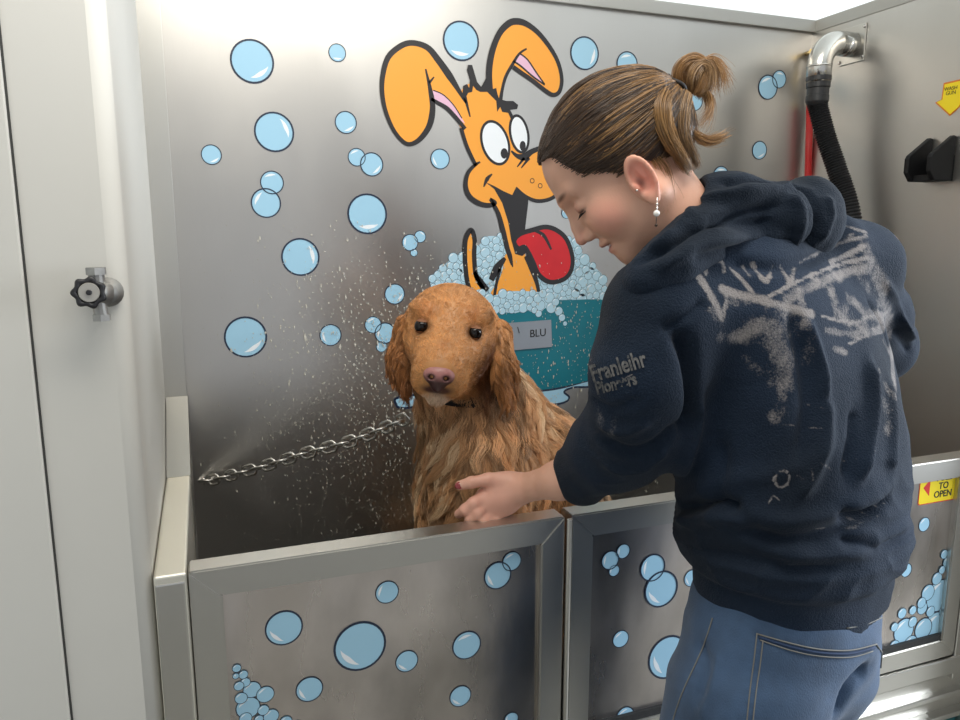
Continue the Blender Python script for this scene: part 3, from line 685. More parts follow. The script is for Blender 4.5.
def dog_col(P):
    L = (P-DO)@DB.T                       # head frame
    n1 = vnoise(P, 35, 1)[:, None]; n2 = vnoise(P*[1, 1, 0.35], 70, 2)[:, None]
    c = (GOLD*0.86+lin(176, 112, 62)*0.14)*(1+0.12*n1)+0*L[:, :1]
    head = headm(P)[:, None]
    body = GOLD*(0.74+0.0*n1)+CREAM*0.26+0.0*n1
    body = body*(1+0.16*n2+0.10*n1)
    drk = np.clip(n1*1.5-0.1, 0, 1)*0.35; body = body*(1-drk)+DGOLD*drk
    c = c*head+body*(1-head)
    # lighter muzzle sides, darker stop and eye rims
    mz = np.clip(1-np.linalg.norm((L-[-0.007, 0.085, -0.072])/[0.052, 0.055, 0.045], axis=1), 0, 1)[:, None]; mz = np.clip(mz*1.6, 0, 0.8); c = c*(1-mz)+lin(222, 168, 108)*mz
    for s_ in (-1, 1):
        e = np.clip(1.55-np.linalg.norm((L-[s_*0.047-0.002, 0.080, 0.006])*[0.9, 0.7, 1.15], axis=1)/0.0145, 0, 1)[:, None]*0.9; c = c*(1-e)+lin(66, 36, 22)*e
        b_ = np.clip(1-np.linalg.norm(L-[s_*0.040-0.002, 0.075, 0.034], axis=1)/0.025, 0, 1)[:, None]*0.5; c = c*(1-b_)+lin(164, 92, 42)*b_
    st = np.clip(1-np.linalg.norm((L-[-0.006, 0.098, -0.022])/[0.018, 0.05, 0.016], axis=1), 0, 1)[:, None]*0.6; c = c*(1-st)+lin(150, 84, 38)*st
    # lips
    lp = np.clip(1-np.linalg.norm((L-[-0.009, 0.108, -0.097])/[0.032, 0.026, 0.012], axis=1), 0, 1)[:, None]; lp = np.clip(lp*2.5, 0, 1); c = c*(1-lp)+lin(92, 58, 50)*lp
    cn = np.clip(2.2-2.2*np.linalg.norm((L-[-0.009, 0.095, -0.116])/[0.036, 0.04, 0.014], axis=1), 0, 1)[:, None]*0.85; c = c*(1-cn)+lin(214, 186, 160)*cn
    # darker brown at the throat and under the ears
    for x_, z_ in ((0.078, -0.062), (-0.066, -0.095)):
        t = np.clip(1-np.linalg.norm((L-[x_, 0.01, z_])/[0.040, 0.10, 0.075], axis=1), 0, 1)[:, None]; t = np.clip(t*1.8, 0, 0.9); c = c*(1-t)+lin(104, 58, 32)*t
    fm = vnoise(P*[1, 1, 0.5], 130, 12)[:, None]*0.12+vnoise(P, 26, 13)[:, None]*0.10; c = c*(1+fm)
    rp = np.clip((P[:, 0:1]-0.66)/0.08, 0, 1)*0.5; c = c*(1-rp)+lin(232, 208, 180)*rp
    return np.clip(c, 0.01, 1)
dog = empty('golden_retriever', (0.55, 1.38, FLZ)); tag(dog, 'wet golden retriever sitting in the steel tub, looking at the camera', 'dog')
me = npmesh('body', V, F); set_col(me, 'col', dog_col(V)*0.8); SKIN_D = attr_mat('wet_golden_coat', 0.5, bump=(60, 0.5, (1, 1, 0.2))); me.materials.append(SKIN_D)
link('body', me, dog)
# ears: flat hanging leathers
def ear_f(s_):
    if s_ < 0: pts = [dl(-0.060, -0.010, 0.030), dl(-0.082, -0.004, -0.005), dl(-0.084, 0.000, -0.055), dl(-0.070, 0.004, -0.098)]; w = [0.020, 0.026, 0.028, 0.014]
    else: pts = [dl(0.062, -0.010, 0.035), dl(0.096, -0.004, 0.000), dl(0.112, -0.004, -0.055), dl(0.122, 0.000, -0.100)]; w = [0.022, 0.029, 0.031, 0.014]
    ax = nrm(DX*0.80+DY*-0.6*s_) if s_ > 0 else nrm(DX*0.80+DY*0.6)
    Nn = nrm(np.cross(ax, DZ)); fl = DY if abs(ax@DX) > 0.5 else DX
    th = nrm(DX*0.6*s_+DY*0.55)                             # thin axis of the leather
    def f(P):
        Q = P+th*((P-pts[1])@th)[:, None]*1.9; pq = [np.array(p)+th*((np.array(p)-pts[1])@th)*1.9 for p in pts]
        return chain(Q, pq, w, 0.02)*0.6
    return f
EARV = []
for s_ in (-1, 1):
    c_ = dl(s_*0.09, 0, -0.04)
    V2, F2_ = sdf_mesh('ear', ear_f(s_), c_-0.13, c_+0.13, 0.004, 2)
    V2 = V2+vnormals(V2, F2_)*(vnoise(V2*[1, 1, 0.3], 80, 5)*0.004)[:, None]
    me = npmesh('ear', V2, F2_); n = vnoise(V2*[1, 1, 0.3], 60, 3)[:, None]
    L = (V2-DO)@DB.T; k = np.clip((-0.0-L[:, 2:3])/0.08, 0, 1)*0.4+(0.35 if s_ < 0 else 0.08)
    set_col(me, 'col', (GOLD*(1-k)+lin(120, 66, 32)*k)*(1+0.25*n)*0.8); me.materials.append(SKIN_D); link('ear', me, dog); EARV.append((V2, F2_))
# nose leather, eyes
def nose_f(P):
    d = ell(P, NOSE+DY*0.004, (0.0265, 0.017, 0.0185), DB)
    d = smin(d, ell(P, NOSE+DZ*-0.016, (0.012, 0.014, 0.014), DB), 0.008)
    for s_ in (-1, 1): d = smax(d, -ell(P, NOSE+DX*s_*0.0125+DY*0.019-DZ*0.004, (0.0052, 0.010, 0.0045), DB), 0.003)
    return d
Vn, Fn = sdf_mesh('nose', nose_f, NOSE-0.04, NOSE+0.04, 0.0016, 1); me = npmesh('nose', Vn, Fn)
L = (Vn-NOSE)@DB.T; n = vnoise(Vn, 160, 8)[:, None]; k = np.clip((0.000-L[:, 2:3])/0.012, 0, 1)
for s_ in (-1, 1): k = np.maximum(k, np.clip(1.5-np.linalg.norm((L-[s_*0.0125, 0.012, -0.004])/[0.008, 0.02, 0.006], axis=1), 0, 1)[:, None])
set_col(me, 'col', lin(156, 104, 100)*(1+0.08*n)*(1-k)+lin(66, 40, 38)*k); me.materials.append(attr_mat('moist_nose_leather', 0.38, bump=(300, 0.2))); link('nose', me, dog)
EYED = mat('dark_brown_eye', srgb(18, 11, 9), 0.12, spec=0.35)
for s_ in (-1, 1):
    m = MB(); m.ball(dl(s_*0.047-0.002, 0.0695, 0.006), 0.0125, seg=24, rings=16); m.build('eye', EYED, dog, smooth=True)
LIDM = mat('eyelid', srgb(124, 78, 46), 0.6)
for s_ in (-1, 1):
    ec = dl(s_*0.047-0.002, 0.0697, 0.006)
    for nm, sg, lim, tl in (('upper_eyelid', 1, 52, 0.12), ('lower_eyelid', -1, 42, 0.1)):
        ax_ = nrm(DZ*sg+DY*tl); u_ = nrm(np.cross(ax_, DY)); v_2 = np.cross(ax_, u_); vs = []; rg = 9; sg_ = 24
        for i in range(rg+1):
            th_ = math.radians(lim)*i/rg
            for j in range(sg_): a = 2*math.pi*j/sg_; vs.append(ec+0.0138*(ax_*math.cos(th_)+(u_*math.cos(a)+v_2*math.sin(a))*math.sin(th_)))
        mobj(nm, vs, [(i*sg_+j, i*sg_+(j+1) % sg_, (i+1)*sg_+(j+1) % sg_, (i+1)*sg_+j) for i in range(rg) for j in range(sg_)], LIDM, dog, True)
# fur ------------------------------------------------------------------------------------------------
def fur(V, F, n, length_f, flow_f, col_f, k=6, clump=900, rad=0.0005, keep=None, lift=0.25, seed=1, cl=0.65, wav=0.004):
    r_ = np.random.default_rng(seed); A = V[F[:, 0]]; B = V[F[:, 1]]; Cc = V[F[:, 2]]; Dd = V[F[:, 3]]
    ar = np.linalg.norm(np.cross(Cc-A, Dd-B), axis=1)
    if keep is not None: ar = ar*keep((A+Cc)/2)
    fi = r_.choice(len(F), n, p=ar/ar.sum()); u = r_.random((n, 1)); v = r_.random((n, 1))
    R = (A[fi]*(1-u)+B[fi]*u)*(1-v)+(Dd[fi]*(1-u)+Cc[fi]*u)*v
    N = np.cross(Cc[fi]-A[fi], Dd[fi]-B[fi]); N /= np.linalg.norm(N, axis=1)[:, None]+1e-12
    L_ = length_f(R)*r_.uniform(0.7, 1.2, n)
    fl = flow_f(R); fl = fl-N*(fl*N).sum(1)[:, None]; fl /= np.linalg.norm(fl, axis=1)[:, None]+1e-9
    t = np.linspace(0, 1, k)[None, :, None]
    if callable(cl): cl = cl(R)
    if callable(lift): lift = lift(R)
    jit = r_.normal(0, 1, (n, 1, 3))*0.10
    fb = fl[:, None, :]+jit; grav = np.array([0, 0, -0.35])
    P = R[:, None, :]+L_[:, None, None]*(t*fb+N[:, None, :]*(lift*np.sin(t*2.4))+grav*t*t*0.5)
    # clumps
    ci = r_.choice(n, clump, replace=False); from mathutils.kdtree import KDTree
    kd = KDTree(clump)
    for i, c in enumerate(ci): kd.insert(Vector(R[c]), i)
    kd.balance(); near = np.array([ci[kd.find(Vector(p))[1]] for p in R])
    cr = r_.uniform(0, 1, n)[near]
    tgt = P[near]; wgt = cl*(t**1.3); P = P*(1-wgt)+tgt*wgt
    ph = r_.uniform(0, 6.28, n)[near][:, None, None]; side = np.cross(N, fl)[near][:, None, :]
    P = P+side*wav*np.sin(t*5+ph)*t*(L_[:, None, None]/0.03)
    return P, col_f(R), cr, R
def flow_dog(R):
    h = headm(R)[:, None]
    ho = nrm(R-NOSE) if False else (R-NOSE)/(np.linalg.norm(R-NOSE, axis=1)[:, None]+1e-9)
    bo = np.array([0.12, 0, -1.0])+0.5*np.stack([vnoise(R, 12, 4), vnoise(R, 12, 5), 0*R[:, 0]], 1)+0.5*np.clip((R-ch)/0.25, -1, 1)*[1, 0.3, 0]
    return ho*h+bo*(1-h)
def len_dog(R):
    L = (R-DO)@DB.T; face = headm(R); mzz = np.clip((L[:, 1]-0.03)/0.05, 0, 1)
    return (0.055*(1-face)+0.0115*face)*(1-0.55*mzz*face)
def keep_dog(P):
    L = (P-DO)@DB.T; k = np.ones(len(P))
    for s_ in (-1, 1): k *= np.linalg.norm(L-[s_*0.047-0.002, 0.08, 0.006], axis=1) > 0.0145
    k *= np.linalg.norm(L-[-0.008, 0.128, -0.074], axis=1) > 0.029
    k *= ~((np.abs(L[:, 0]+0.009) < 0.030) & (L[:, 1] > 0.09) & (L[:, 2] < -0.09) & (L[:, 2] > -0.106))
    face = headm(P)
    k *= (P[:, 2] > 0.72)*1.0+(P[:, 2] <= 0.72)*0.25
    k *= 1+2.2*face
    return k
def _face(R): return headm(R)[:, None, None]
clf = lambda R: 0.78-0.36*_face(R)
lif = lambda R: 0.20-0.09*_face(R)
P, c, cr, R = fur(V, F, 78000, len_dog, flow_dog, dog_col, clump=2000, wav=0.008, keep=keep_dog, seed=11, cl=clf, lift=lif)
tone = np.where(cr < 0.26, 0.50, np.where(cr > 0.70, 1.25, 0.92))[:, None]; L = (R-DO)@DB.T; hd = headm(R)[:, None]
cc = c*(tone*(1-hd)+(0.78+0.34*np.random.default_rng(3).random(len(cr))[:, None]+0.08*cr[:, None])*hd)
lt = ((cr > 0.72)[:, None]*(1-hd))*np.clip(0.45+2.2*vnoise(R, 9, 77), 0, 0.85)[:, None]; cc = cc*(1-lt)+lin(226, 196, 158)*lt
P[:, :, 1] = np.minimum(P[:, :, 1], YB-0.004)
FURM = hair_mat('golden_fur', 0.38, 0.35)
hairs('fur', P, cc, 0.00052, FURM, dog)
for s_, (V2, F2_) in zip((-1, 1), EARV):
    fl = lambda R: np.tile(np.array([0.0, 0, -1.0]), (len(R), 1))+0.45*np.stack([vnoise(R, 30, 4), vnoise(R, 30, 5), 0*R[:, 0]], 1)+DX*0.15*s_
    le = lambda R: 0.010+0.020*np.clip((0.02-((R-DO)@DZ))/0.1, 0, 1)
    co = lambda R: (GOLD*0.75+DGOLD*0.25)*(1+0.15*vnoise(R, 60, 3)[:, None])
    P, c, cr, R = fur(V2, F2_, 8000, le, fl, co, clump=260, seed=20+s_, cl=0.8, lift=0.06, wav=0.005)
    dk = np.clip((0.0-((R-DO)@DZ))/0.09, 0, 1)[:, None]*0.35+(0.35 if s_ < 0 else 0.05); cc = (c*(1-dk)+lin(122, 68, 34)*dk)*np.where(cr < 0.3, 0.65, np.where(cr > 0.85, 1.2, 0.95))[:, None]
    P[:, :, 1] = np.minimum(P[:, :, 1], YB-0.004)
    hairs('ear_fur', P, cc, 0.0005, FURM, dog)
# ------------------------------------------------------------------ the woman
Hc = at(611, 153, 1.0)
_fi = nrm(RT*-0.76-UP*0.65); _ui = nrm(RT*-0.65+UP*0.76)
yw = math.radians(10)
HF = nrm(_fi*math.cos(yw)+FW*math.sin(yw)); HU = nrm(_ui-HF*(_ui@HF)); HS = np.cross(HF, HU)
if HS@FW > 0: HS = -HS                                        # HS points to her left side, towards the camera
HB = np.array([HF, HU, HS])
def hl(f, u, s=0): return Hc+HF*f+HU*u+HS*s
def loc(P): return (P-Hc)@HB.T
baz = math.radians(-18); BF = np.array([math.sin(baz), math.cos(baz), 0]); BR = np.array([math.cos(baz), -math.sin(baz), 0]); BZ = np.array([0, 0, 1.0])
neck0 = at(694, 228, 1.045)
EARC = (0.002, -0.056)
def head_f(P):
    L = loc(P); f, u, s = L[:, 0], L[:, 1], L[:, 2]; sa = np.abs(s); Q = np.stack([f, u, sa], 1)
    d = ell(L, (-0.006, 0.010, 0), (0.089, 0.079, 0.070))
    d = smin(d, ell(L, (0.030, -0.048, 0), (0.060, 0.078, 0.056)), 0.03)
    d = smin(d, ell(L, (0.051, 0.016, 0), (0.033, 0.042, 0.050)), 0.03)        # forehead
    d = smin(d, cone(Q, (0.060, -0.113, 0.006), (-0.004, -0.080, 0.053), 0.017, 0.017), 0.03)
    d = smin(d, ell(Q, (0.058, -0.060, 0.036), (0.026, 0.026, 0.022)), 0.02)   # cheek
    d = smin(d, ell(L, (0.064, -0.118, 0), (0.016, 0.016, 0.022)), 0.015)      # chin
    d = smin(d, cone(Q, (0.087, -0.008, 0.010), (0.072, -0.006, 0.040), 0.010, 0.009), 0.012)
    d = smax(d, -ell(Q, (0.096, -0.028, 0.033), (0.020, 0.013, 0.016)), 0.012)  # sockets
    d = smin(d, ell(Q, (0.0725, -0.030, 0.031), (0.0145, 0.0115, 0.0145)), 0.004)  # closed lids
    d = smin(d, chain(P, [hl(0.089, -0.022), hl(0.097, -0.046), hl(0.1035, -0.062)], [0.0075, 0.0082, 0.0088], 0.006), 0.010)
    d = smin(d, ell(Q, (0.092, -0.066, 0.0105), (0.0095, 0.0072, 0.0068)), 0.006)
    d = smax(d, -ell(Q, (0.098, -0.0735, 0.0065), (0.005, 0.0035, 0.0032)), 0.002)
    d = smin(d, ell(L, (0.0825, -0.0865, 0), (0.0095, 0.0062, 0.023)), 0.006)
    d = smin(d, ell(L, (0.0765, -0.1000, 0), (0.0095, 0.0062, 0.020)), 0.006)
    d = smax(d, -ell(L, (0.086, -0.0935, 0), (0.012, 0.0022, 0.024)), 0.003)    # smiling gap
    # ears
    e = np.hypot((f-EARC[0]+0.1*(u-EARC[1]))/0.0154, (u-EARC[1])/0.0295); ez = 0.070+0.010*np.clip((EARC[0]-f)/0.02+0.3, -0.3, 1.3)
    rim = np.hypot((e-0.88)*0.020, sa-ez-0.003)-0.0042
    plate = np.maximum((e-0.9)*0.018, np.abs(sa-ez+0.002)-0.0035)
    ear = smin(rim, plate, 0.004)
    ear = smax(ear, -ell(Q, (EARC[0]+0.003, EARC[1]+0.000, 0.0805), (0.0095, 0.017, 0.009)), 0.004)
    ear = smin(ear, ell(Q, (EARC[0]+0.011, EARC[1]-0.006, 0.073), (0.0045, 0.006, 0.0055)), 0.004)
    ear = smin(ear, ell(Q, (EARC[0]+0.004, EARC[1]-0.028, 0.0745), (0.0085, 0.009, 0.0045)), 0.005)
    ear = smin(ear, ell(Q, (EARC[0]-0.004, EARC[1]+0.008, 0.0745), (0.0035, 0.012, 0.003)), 0.004)
    d = smin(d, ear, 0.005)
    return d
# left arm and hand on the dog's chest
shL, elL, wrL = at(668, 318, 0.99), at(652, 432, 1.07), at(522, 487, 1.262)
shR, elR, wrR = at(862, 262, 1.14), at(888, 350, 1.30), at(820, 372, 1.48)
HN = nrm(CAM-at(490, 495, 1.24))                                # back of the hand faces the camera
def arm_f(P):
    d = chain(P, [shL, elL, at(560, 480, 1.19), at(524, 488, 1.252)], [0.050, 0.040, 0.0285, 0.0235], 0.02)
    W = wrL
    pal = chain(P, [at(518, 490, 1.255), at(505, 495, 1.262), at(489, 500, 1.264)], [0.0215, 0.026, 0.0255], 0.015)
    pal = smin(pal, chain(P, [at(507, 502, 1.264), at(496, 510, 1.266)], [0.020, 0.019], 0.01), 0.012)
    pal = smin(pal, cone(P, at(510, 481, 1.256), at(496, 483, 1.256), 0.016, 0.0145), 0.012)   # thumb base
    d = smin(d, pal, 0.018)
    th = chain(P, [at(505, 480, 1.255), at(488, 479.5, 1.248), at(471, 482.5, 1.246), at(459.5, 485.5, 1.250)], [0.0140, 0.0108, 0.0096, 0.0082], 0.005)
    d = smin(d, th, 0.007)
    ix = chain(P, [at(487, 496, 1.258), at(474, 503, 1.244), at(465, 509.5, 1.248), at(458.5, 514, 1.260)], [0.0125, 0.0105, 0.0092, 0.0078], 0.004)
    d = smin(d, ix, 0.005)
    for k, (a, b, c, e) in enumerate([((489, 502), (478, 512), (470, 520), (466, 527)), ((492, 509), (484, 521), (478, 530), (475, 537)), ((498, 514), (492, 526), (488, 535), (486, 541))]):
        q = chain(P, [at(*a, 1.260), at(*b, 1.244+0.002*k), at(*c, 1.250), at(*e, 1.264)], [0.0122-0.0008*k, 0.0102-0.0007*k, 0.0090-0.0007*k, 0.0076-0.0006*k], 0.004)
        d = smin(d, q, 0.0035)
    return d
def body_f(P):
    d = head_f(P)
    nk = chain(P, [hl(-0.018, -0.055), hl(-0.008, -0.118), neck0+[0, 0, -0.03]], [0.052, 0.045, 0.050], 0.03)
    d = smin(d, nk, 0.02)
    d = smin(d, cone(P, neck0+[0, 0, -0.06], at(760, 330, 1.09), 0.07, 0.11), 0.05)
    d = smin(d, cone(P, shL, shR, 0.055, 0.055), 0.05)
    d = smin(d, arm_f(P), 0.02)
    d = smin(d, chain(P, [shR, elR, wrR], [0.050, 0.036, 0.026], 0.02), 0.02)
    d = smin(d, chain(P, [wrR, wrR+[-0.03, 0.05, -0.01]], [0.024, 0.026], 0.01), 0.015)
    for k in range(4):
        o = np.array([-0.012-0.004*k, 0.045, 0.022-0.015*k])
        d = smin(d, chain(P, [wrR+o, wrR+o+[-0.028, 0.03, -0.004], wrR+o+[-0.05, 0.022, -0.01], wrR+o+[-0.055, 0.002, -0.012]], [0.0105, 0.0095, 0.0085, 0.0075], 0.004), 0.004)
    d = smin(d, chain(P, [wrR+[-0.01, 0.02, 0.015], wrR+[-0.045, 0.02, 0.03], wrR+[-0.065, 0.025, 0.012]], [0.012, 0.010, 0.008], 0.004), 0.006)
    return d
V, F = sdf_mesh('body', body_f, (0.33, 0.68, 0.89), (1.10, 1.56, 1.62), 0.0026, 1)
def skin_col(P):
    L = loc(P); n = vnoise(P, 55, 2)[:, None]; c = lin(214, 164, 140)*(1+0.05*n)
    sa = np.abs(L[:, 2])
    def blob(c, ctr, rad, col, a, mirror=True):
        Q = np.stack([L[:, 0], L[:, 1], sa if mirror else L[:, 2]], 1)
        w_ = np.clip(1.25-np.linalg.norm((Q-ctr)/rad, axis=1), 0, 1)[:, None]; w_ = w_*w_*(3-2*w_)*a; return c*(1-w_)+col*w_
    c = blob(c, (0.060, -0.062, 0.045), (0.03, 0.03, 0.03), lin(218, 142, 124), 0.6)
    c = blob(c, (0.103, -0.064, 0), (0.014, 0.012, 0.014), lin(214, 138, 122), 0.6)
    c = blob(c, (0.084, -0.094, 0), (0.012, 0.012, 0.022), lin(196, 96, 94), 0.9)
    c = blob(c, (0.084, -0.0935, 0), (0.006, 0.003, 0.020), lin(236, 226, 218), 0.8)
    c = blob(c, (0.086, -0.004, 0.026), (0.02, 0.0044, 0.020), lin(86, 54, 40), 0.9)      # brow
    c = blob(c, (0.084, -0.036, 0.036), (0.016, 0.0026, 0.013), lin(40, 24, 20), 1.0)      # lash line
    c = blob(c, (0.084, -0.030, 0.034), (0.012, 0.007, 0.012), lin(178, 118, 102), 0.6)
    c = blob(c, (EARC[0], EARC[1], 0.080), (0.020, 0.034, 0.016), lin(226, 138, 120), 0.8)
    c = blob(c, (EARC[0]+0.004, EARC[1]-0.003, 0.074), (0.006, 0.009, 0.008), lin(110, 52, 40), 0.9)
    # pinker skin around the hand
    hd = np.linalg.norm(P-at(486, 496, 1.27), axis=1); w_ = np.clip(1-(hd-0.04)/0.05, 0, 1)[:, None]*0.35; c = c*(1-w_)+lin(212, 146, 132)*w_
    return np.clip(c, 0.01, 1)
wx = at(770, 620, 1.12)
woman = empty('person', (float(wx[0]), float(wx[1]), 0)); tag(woman, 'woman with a hair bun in navy hoodie and jeans, stroking the dog', 'person')
me = npmesh('body', V, F); set_col(me, 'col', skin_col(V)); SKIN = attr_mat('skin', 0.48, sss=0.12, bump=(420, 0.10)); me.materials.append(SKIN); link('body', me, woman)
BODYB = bvh_of(V, F)
NAIL = mat('dark_red_nail_polish', srgb(132, 14, 26), 0.15, coat=1)
def nail(a, b, d_, r, name='fingernail'):
    m = MB(); c = (at(*a, d_)+at(*b, d_))/2; x = nrm(at(*b, d_)-at(*a, d_)); z = HN; z = nrm(z-x*(z@x)); y = np.cross(z, x); R = np.array([x, y, z]).T
    m.ball(c+z*r*0.75, (np.linalg.norm(at(*a, d_)-at(*b, d_))/2, r*0.82, r*0.42), R=R); return m.build(name, NAIL, woman, smooth=True)
nail((463.5, 484.8), (455, 486.6), 1.250, 0.0078)
# eyelashes
LASH = mat('eyelash', srgb(28, 18, 14), 0.6)
for sd in (-1, 1):
    m = MB()
    for i in range(16):
        q = i/15; b0 = hl(0.0868-0.010*q*q, -0.0372-0.001*q, sd*(0.020+0.023*q)); dr = nrm(HF*0.75-HU*0.55+HS*sd*(0.1+0.7*q)); m.tube([b0-dr*0.002, b0+dr*0.004, b0+dr*0.0075+HU*0.0012], [0.0004, 0.0003, 0.00012], 5)
    m.build('eyelashes', LASH, woman)
# earring
PRL = mat('pearl', srgb(236, 230, 224), 0.15, coat=1); SLV = mat('silver_wire', (0.75, 0.72, 0.68, 1), 0.2, 1.0)
e0 = hl(EARC[0]+0.004, EARC[1]-0.034, 0.082); er = empty('earring', (0, 0, 0)); er.parent = woman; er.location = -Vector(parent_world(woman)); er['label'] = 'dangling earring with a white pearl'
MB().tube([e0+[0, 0, 0.004], e0+[0, 0, -0.006], e0+[0, 0, -0.026]], 0.0006, 8).ball(e0+[0, 0, -0.004], 0.0016).ball(e0+[0, 0, -0.009], 0.0013).build('wire', SLV, er, smooth=True)
MB().ball(e0+[0, 0, -0.0155], 0.0042).build('pearl', PRL, er, smooth=True)
MB().tube([e0+[0, 0, -0.02], e0+[0, 0, -0.030]], 0.0005, 6).ball(e0+[0, 0, -0.030], 0.0020).build('bead', mat('dark_bead', srgb(60, 40, 30), 0.2), er, smooth=True)
MB().ball(hl(EARC[0]+0.014, EARC[1]-0.008, 0.0795), 0.0016).build('ear_stud', SLV, woman, smooth=True)

# hair -------------------------------------------------------------------------------------------------
TIE = hl(-0.112, 0.010, 0.010)
CE, CR = (-0.014, 0.010, 0), (0.091, 0.082, 0.077)
def front(L): return smin(ell(L, (0.050, 0.016, 0), (0.0365, 0.045, 0.0545)), ell(L, (-0.006, 0.010, 0), (0.092, 0.083, 0.0755)), 0.03)
def cap_f(P):
    L = loc(P); f, u, s = L[:, 0], L[:, 1], L[:, 2]; sa = np.abs(s)
    d = ell(L, CE, CR)
    d = smin(d, ell(L, (-0.068, -0.002, 0), (0.045, 0.062, 0.052)), 0.03)
    d = smin(d, front(L), 0.012)
    # hairline: keeps everything above and behind a curved line
    hline = 0.052-1.0*np.clip(0.066-f, 0, 1)*1.15+0.0*sa                # u of the hairline for each f
    hline = np.interp(f, [-0.09, -0.045, -0.028, -0.012, 0.010, 0.020, 0.028, 0.040, 0.052, 0.060, 0.066], [-0.10, -0.080, -0.056, -0.030, -0.026, -0.033, -0.020, -0.008, -0.002, 0.018, 0.044])
    hline = np.where(f > 0.03, hline*np.clip(sa/0.04, 0, 1)+0.054*(1-np.clip(sa/0.04, 0, 1)), hline)+0.003*vnoise(P, 70, 3)
    hline = np.maximum(hline, -0.098)
    d = smax(d, (hline-u)*0.75, 0.006)
    # leave the ear free
    e = np.hypot((f-EARC[0])/0.021, (u-EARC[1])/0.036)-1; d = smax(d, -np.where(sa > 0.04, e*0.02, 1.0), 0.003)
    return d
Vc, Fc = sdf_mesh('hair', cap_f, Hc-0.15, Hc+0.15, 0.0035, 2)
me = npmesh('hair', Vc, Fc)
HD, HM, HG = lin(50, 35, 25), lin(98, 69, 44), lin(178, 134, 80)
set_col(me, 'col', HD*(1+0.2*vnoise(Vc, 50, 1)[:, None])); HAIRB = attr_mat('brown_hair_base', 0.55); me.materials.append(HAIRB); hair = link('hair', me, woman)
HAIRM = hair_mat('brown_hair', 0.32, 0.5)
rr = np.random.default_rng(5)
hc0 = hl(-0.008, 0.02)
def cap_R(D):
    lo_ = np.full(len(D), 0.02); hi_ = np.full(len(D), 0.16)
    def g(P):
        L = loc(P); return smin(smin(ell(L, CE, CR), ell(L, (-0.068, -0.002, 0), (0.045, 0.062, 0.052)), 0.03), front(L), 0.012)
    for _ in range(16):
        m_ = (lo_+hi_)/2; v = g(hc0+D*m_[:, None]); lo_ = np.where(v < 0, m_, lo_); hi_ = np.where(v < 0, hi_, m_)
    return lo_
def swept(n, k=12):
    A = Vc[rr.choice(len(Vc), n*4)]; dirs = (A-hc0)/np.linalg.norm(A-hc0, axis=1)[:, None]; ok = np.abs(np.linalg.norm(A-hc0, axis=1)-cap_R(dirs)) < 0.004; A = A[ok]; dirs = dirs[ok]
    td = nrm(TIE-hc0)
    keep = (dirs@td < 0.93); A = A[keep][:n]; dirs = dirs[keep][:n]; n = len(A)
    P = np.zeros((n, k, 3)); ang = np.arccos(np.clip(dirs@td, -1, 1))
    n1 = vnoise(dirs, 6, 1)
    for j in range(k):
        t = j/(k-1); t2 = t; a = np.sin(ang*(1-t2))/np.sin(ang); b = np.sin(ang*t2)/np.sin(ang)
        D = dirs*a[:, None]+td*b[:, None]; D /= np.linalg.norm(D, axis=1)[:, None]
        w_ = 0.10*math.sin(math.pi*t)*n1; side = np.cross(D, td); D = D+side*w_[:, None]; D /= np.linalg.norm(D, axis=1)[:, None]
        R = cap_R(D)+0.0018+0.003*vnoise(dirs, 14, 9)*math.sin(math.pi*t)+rr.random(n)*0.0014; P[:, j] = hc0+D*R[:, None]
    return P, dirs, ang
P, dirs, ang = swept(9000)
cl = vnoise(dirs, 24, 3)*0.5+vnoise(dirs, 60, 4)*0.5; Lr = loc(P[:, 0])
g = np.clip(cl*1.6+0.05+(Lr[:, 0] < 0.03)*0.25-(Lr[:, 1] < -0.01)*0.45-0.85*np.clip((Lr[:, 0]-0.005)/0.06, 0, 1)+0.12, 0, 1)[:, None]; cc = HD*(1-g)+HG*g
m2 = np.clip(0.35+cl, 0, 1)[:, None]*0.4; cc = cc*(1-m2)+HM*m2
hairs('strands', P, cc, 0.00055, HAIRM, hair)
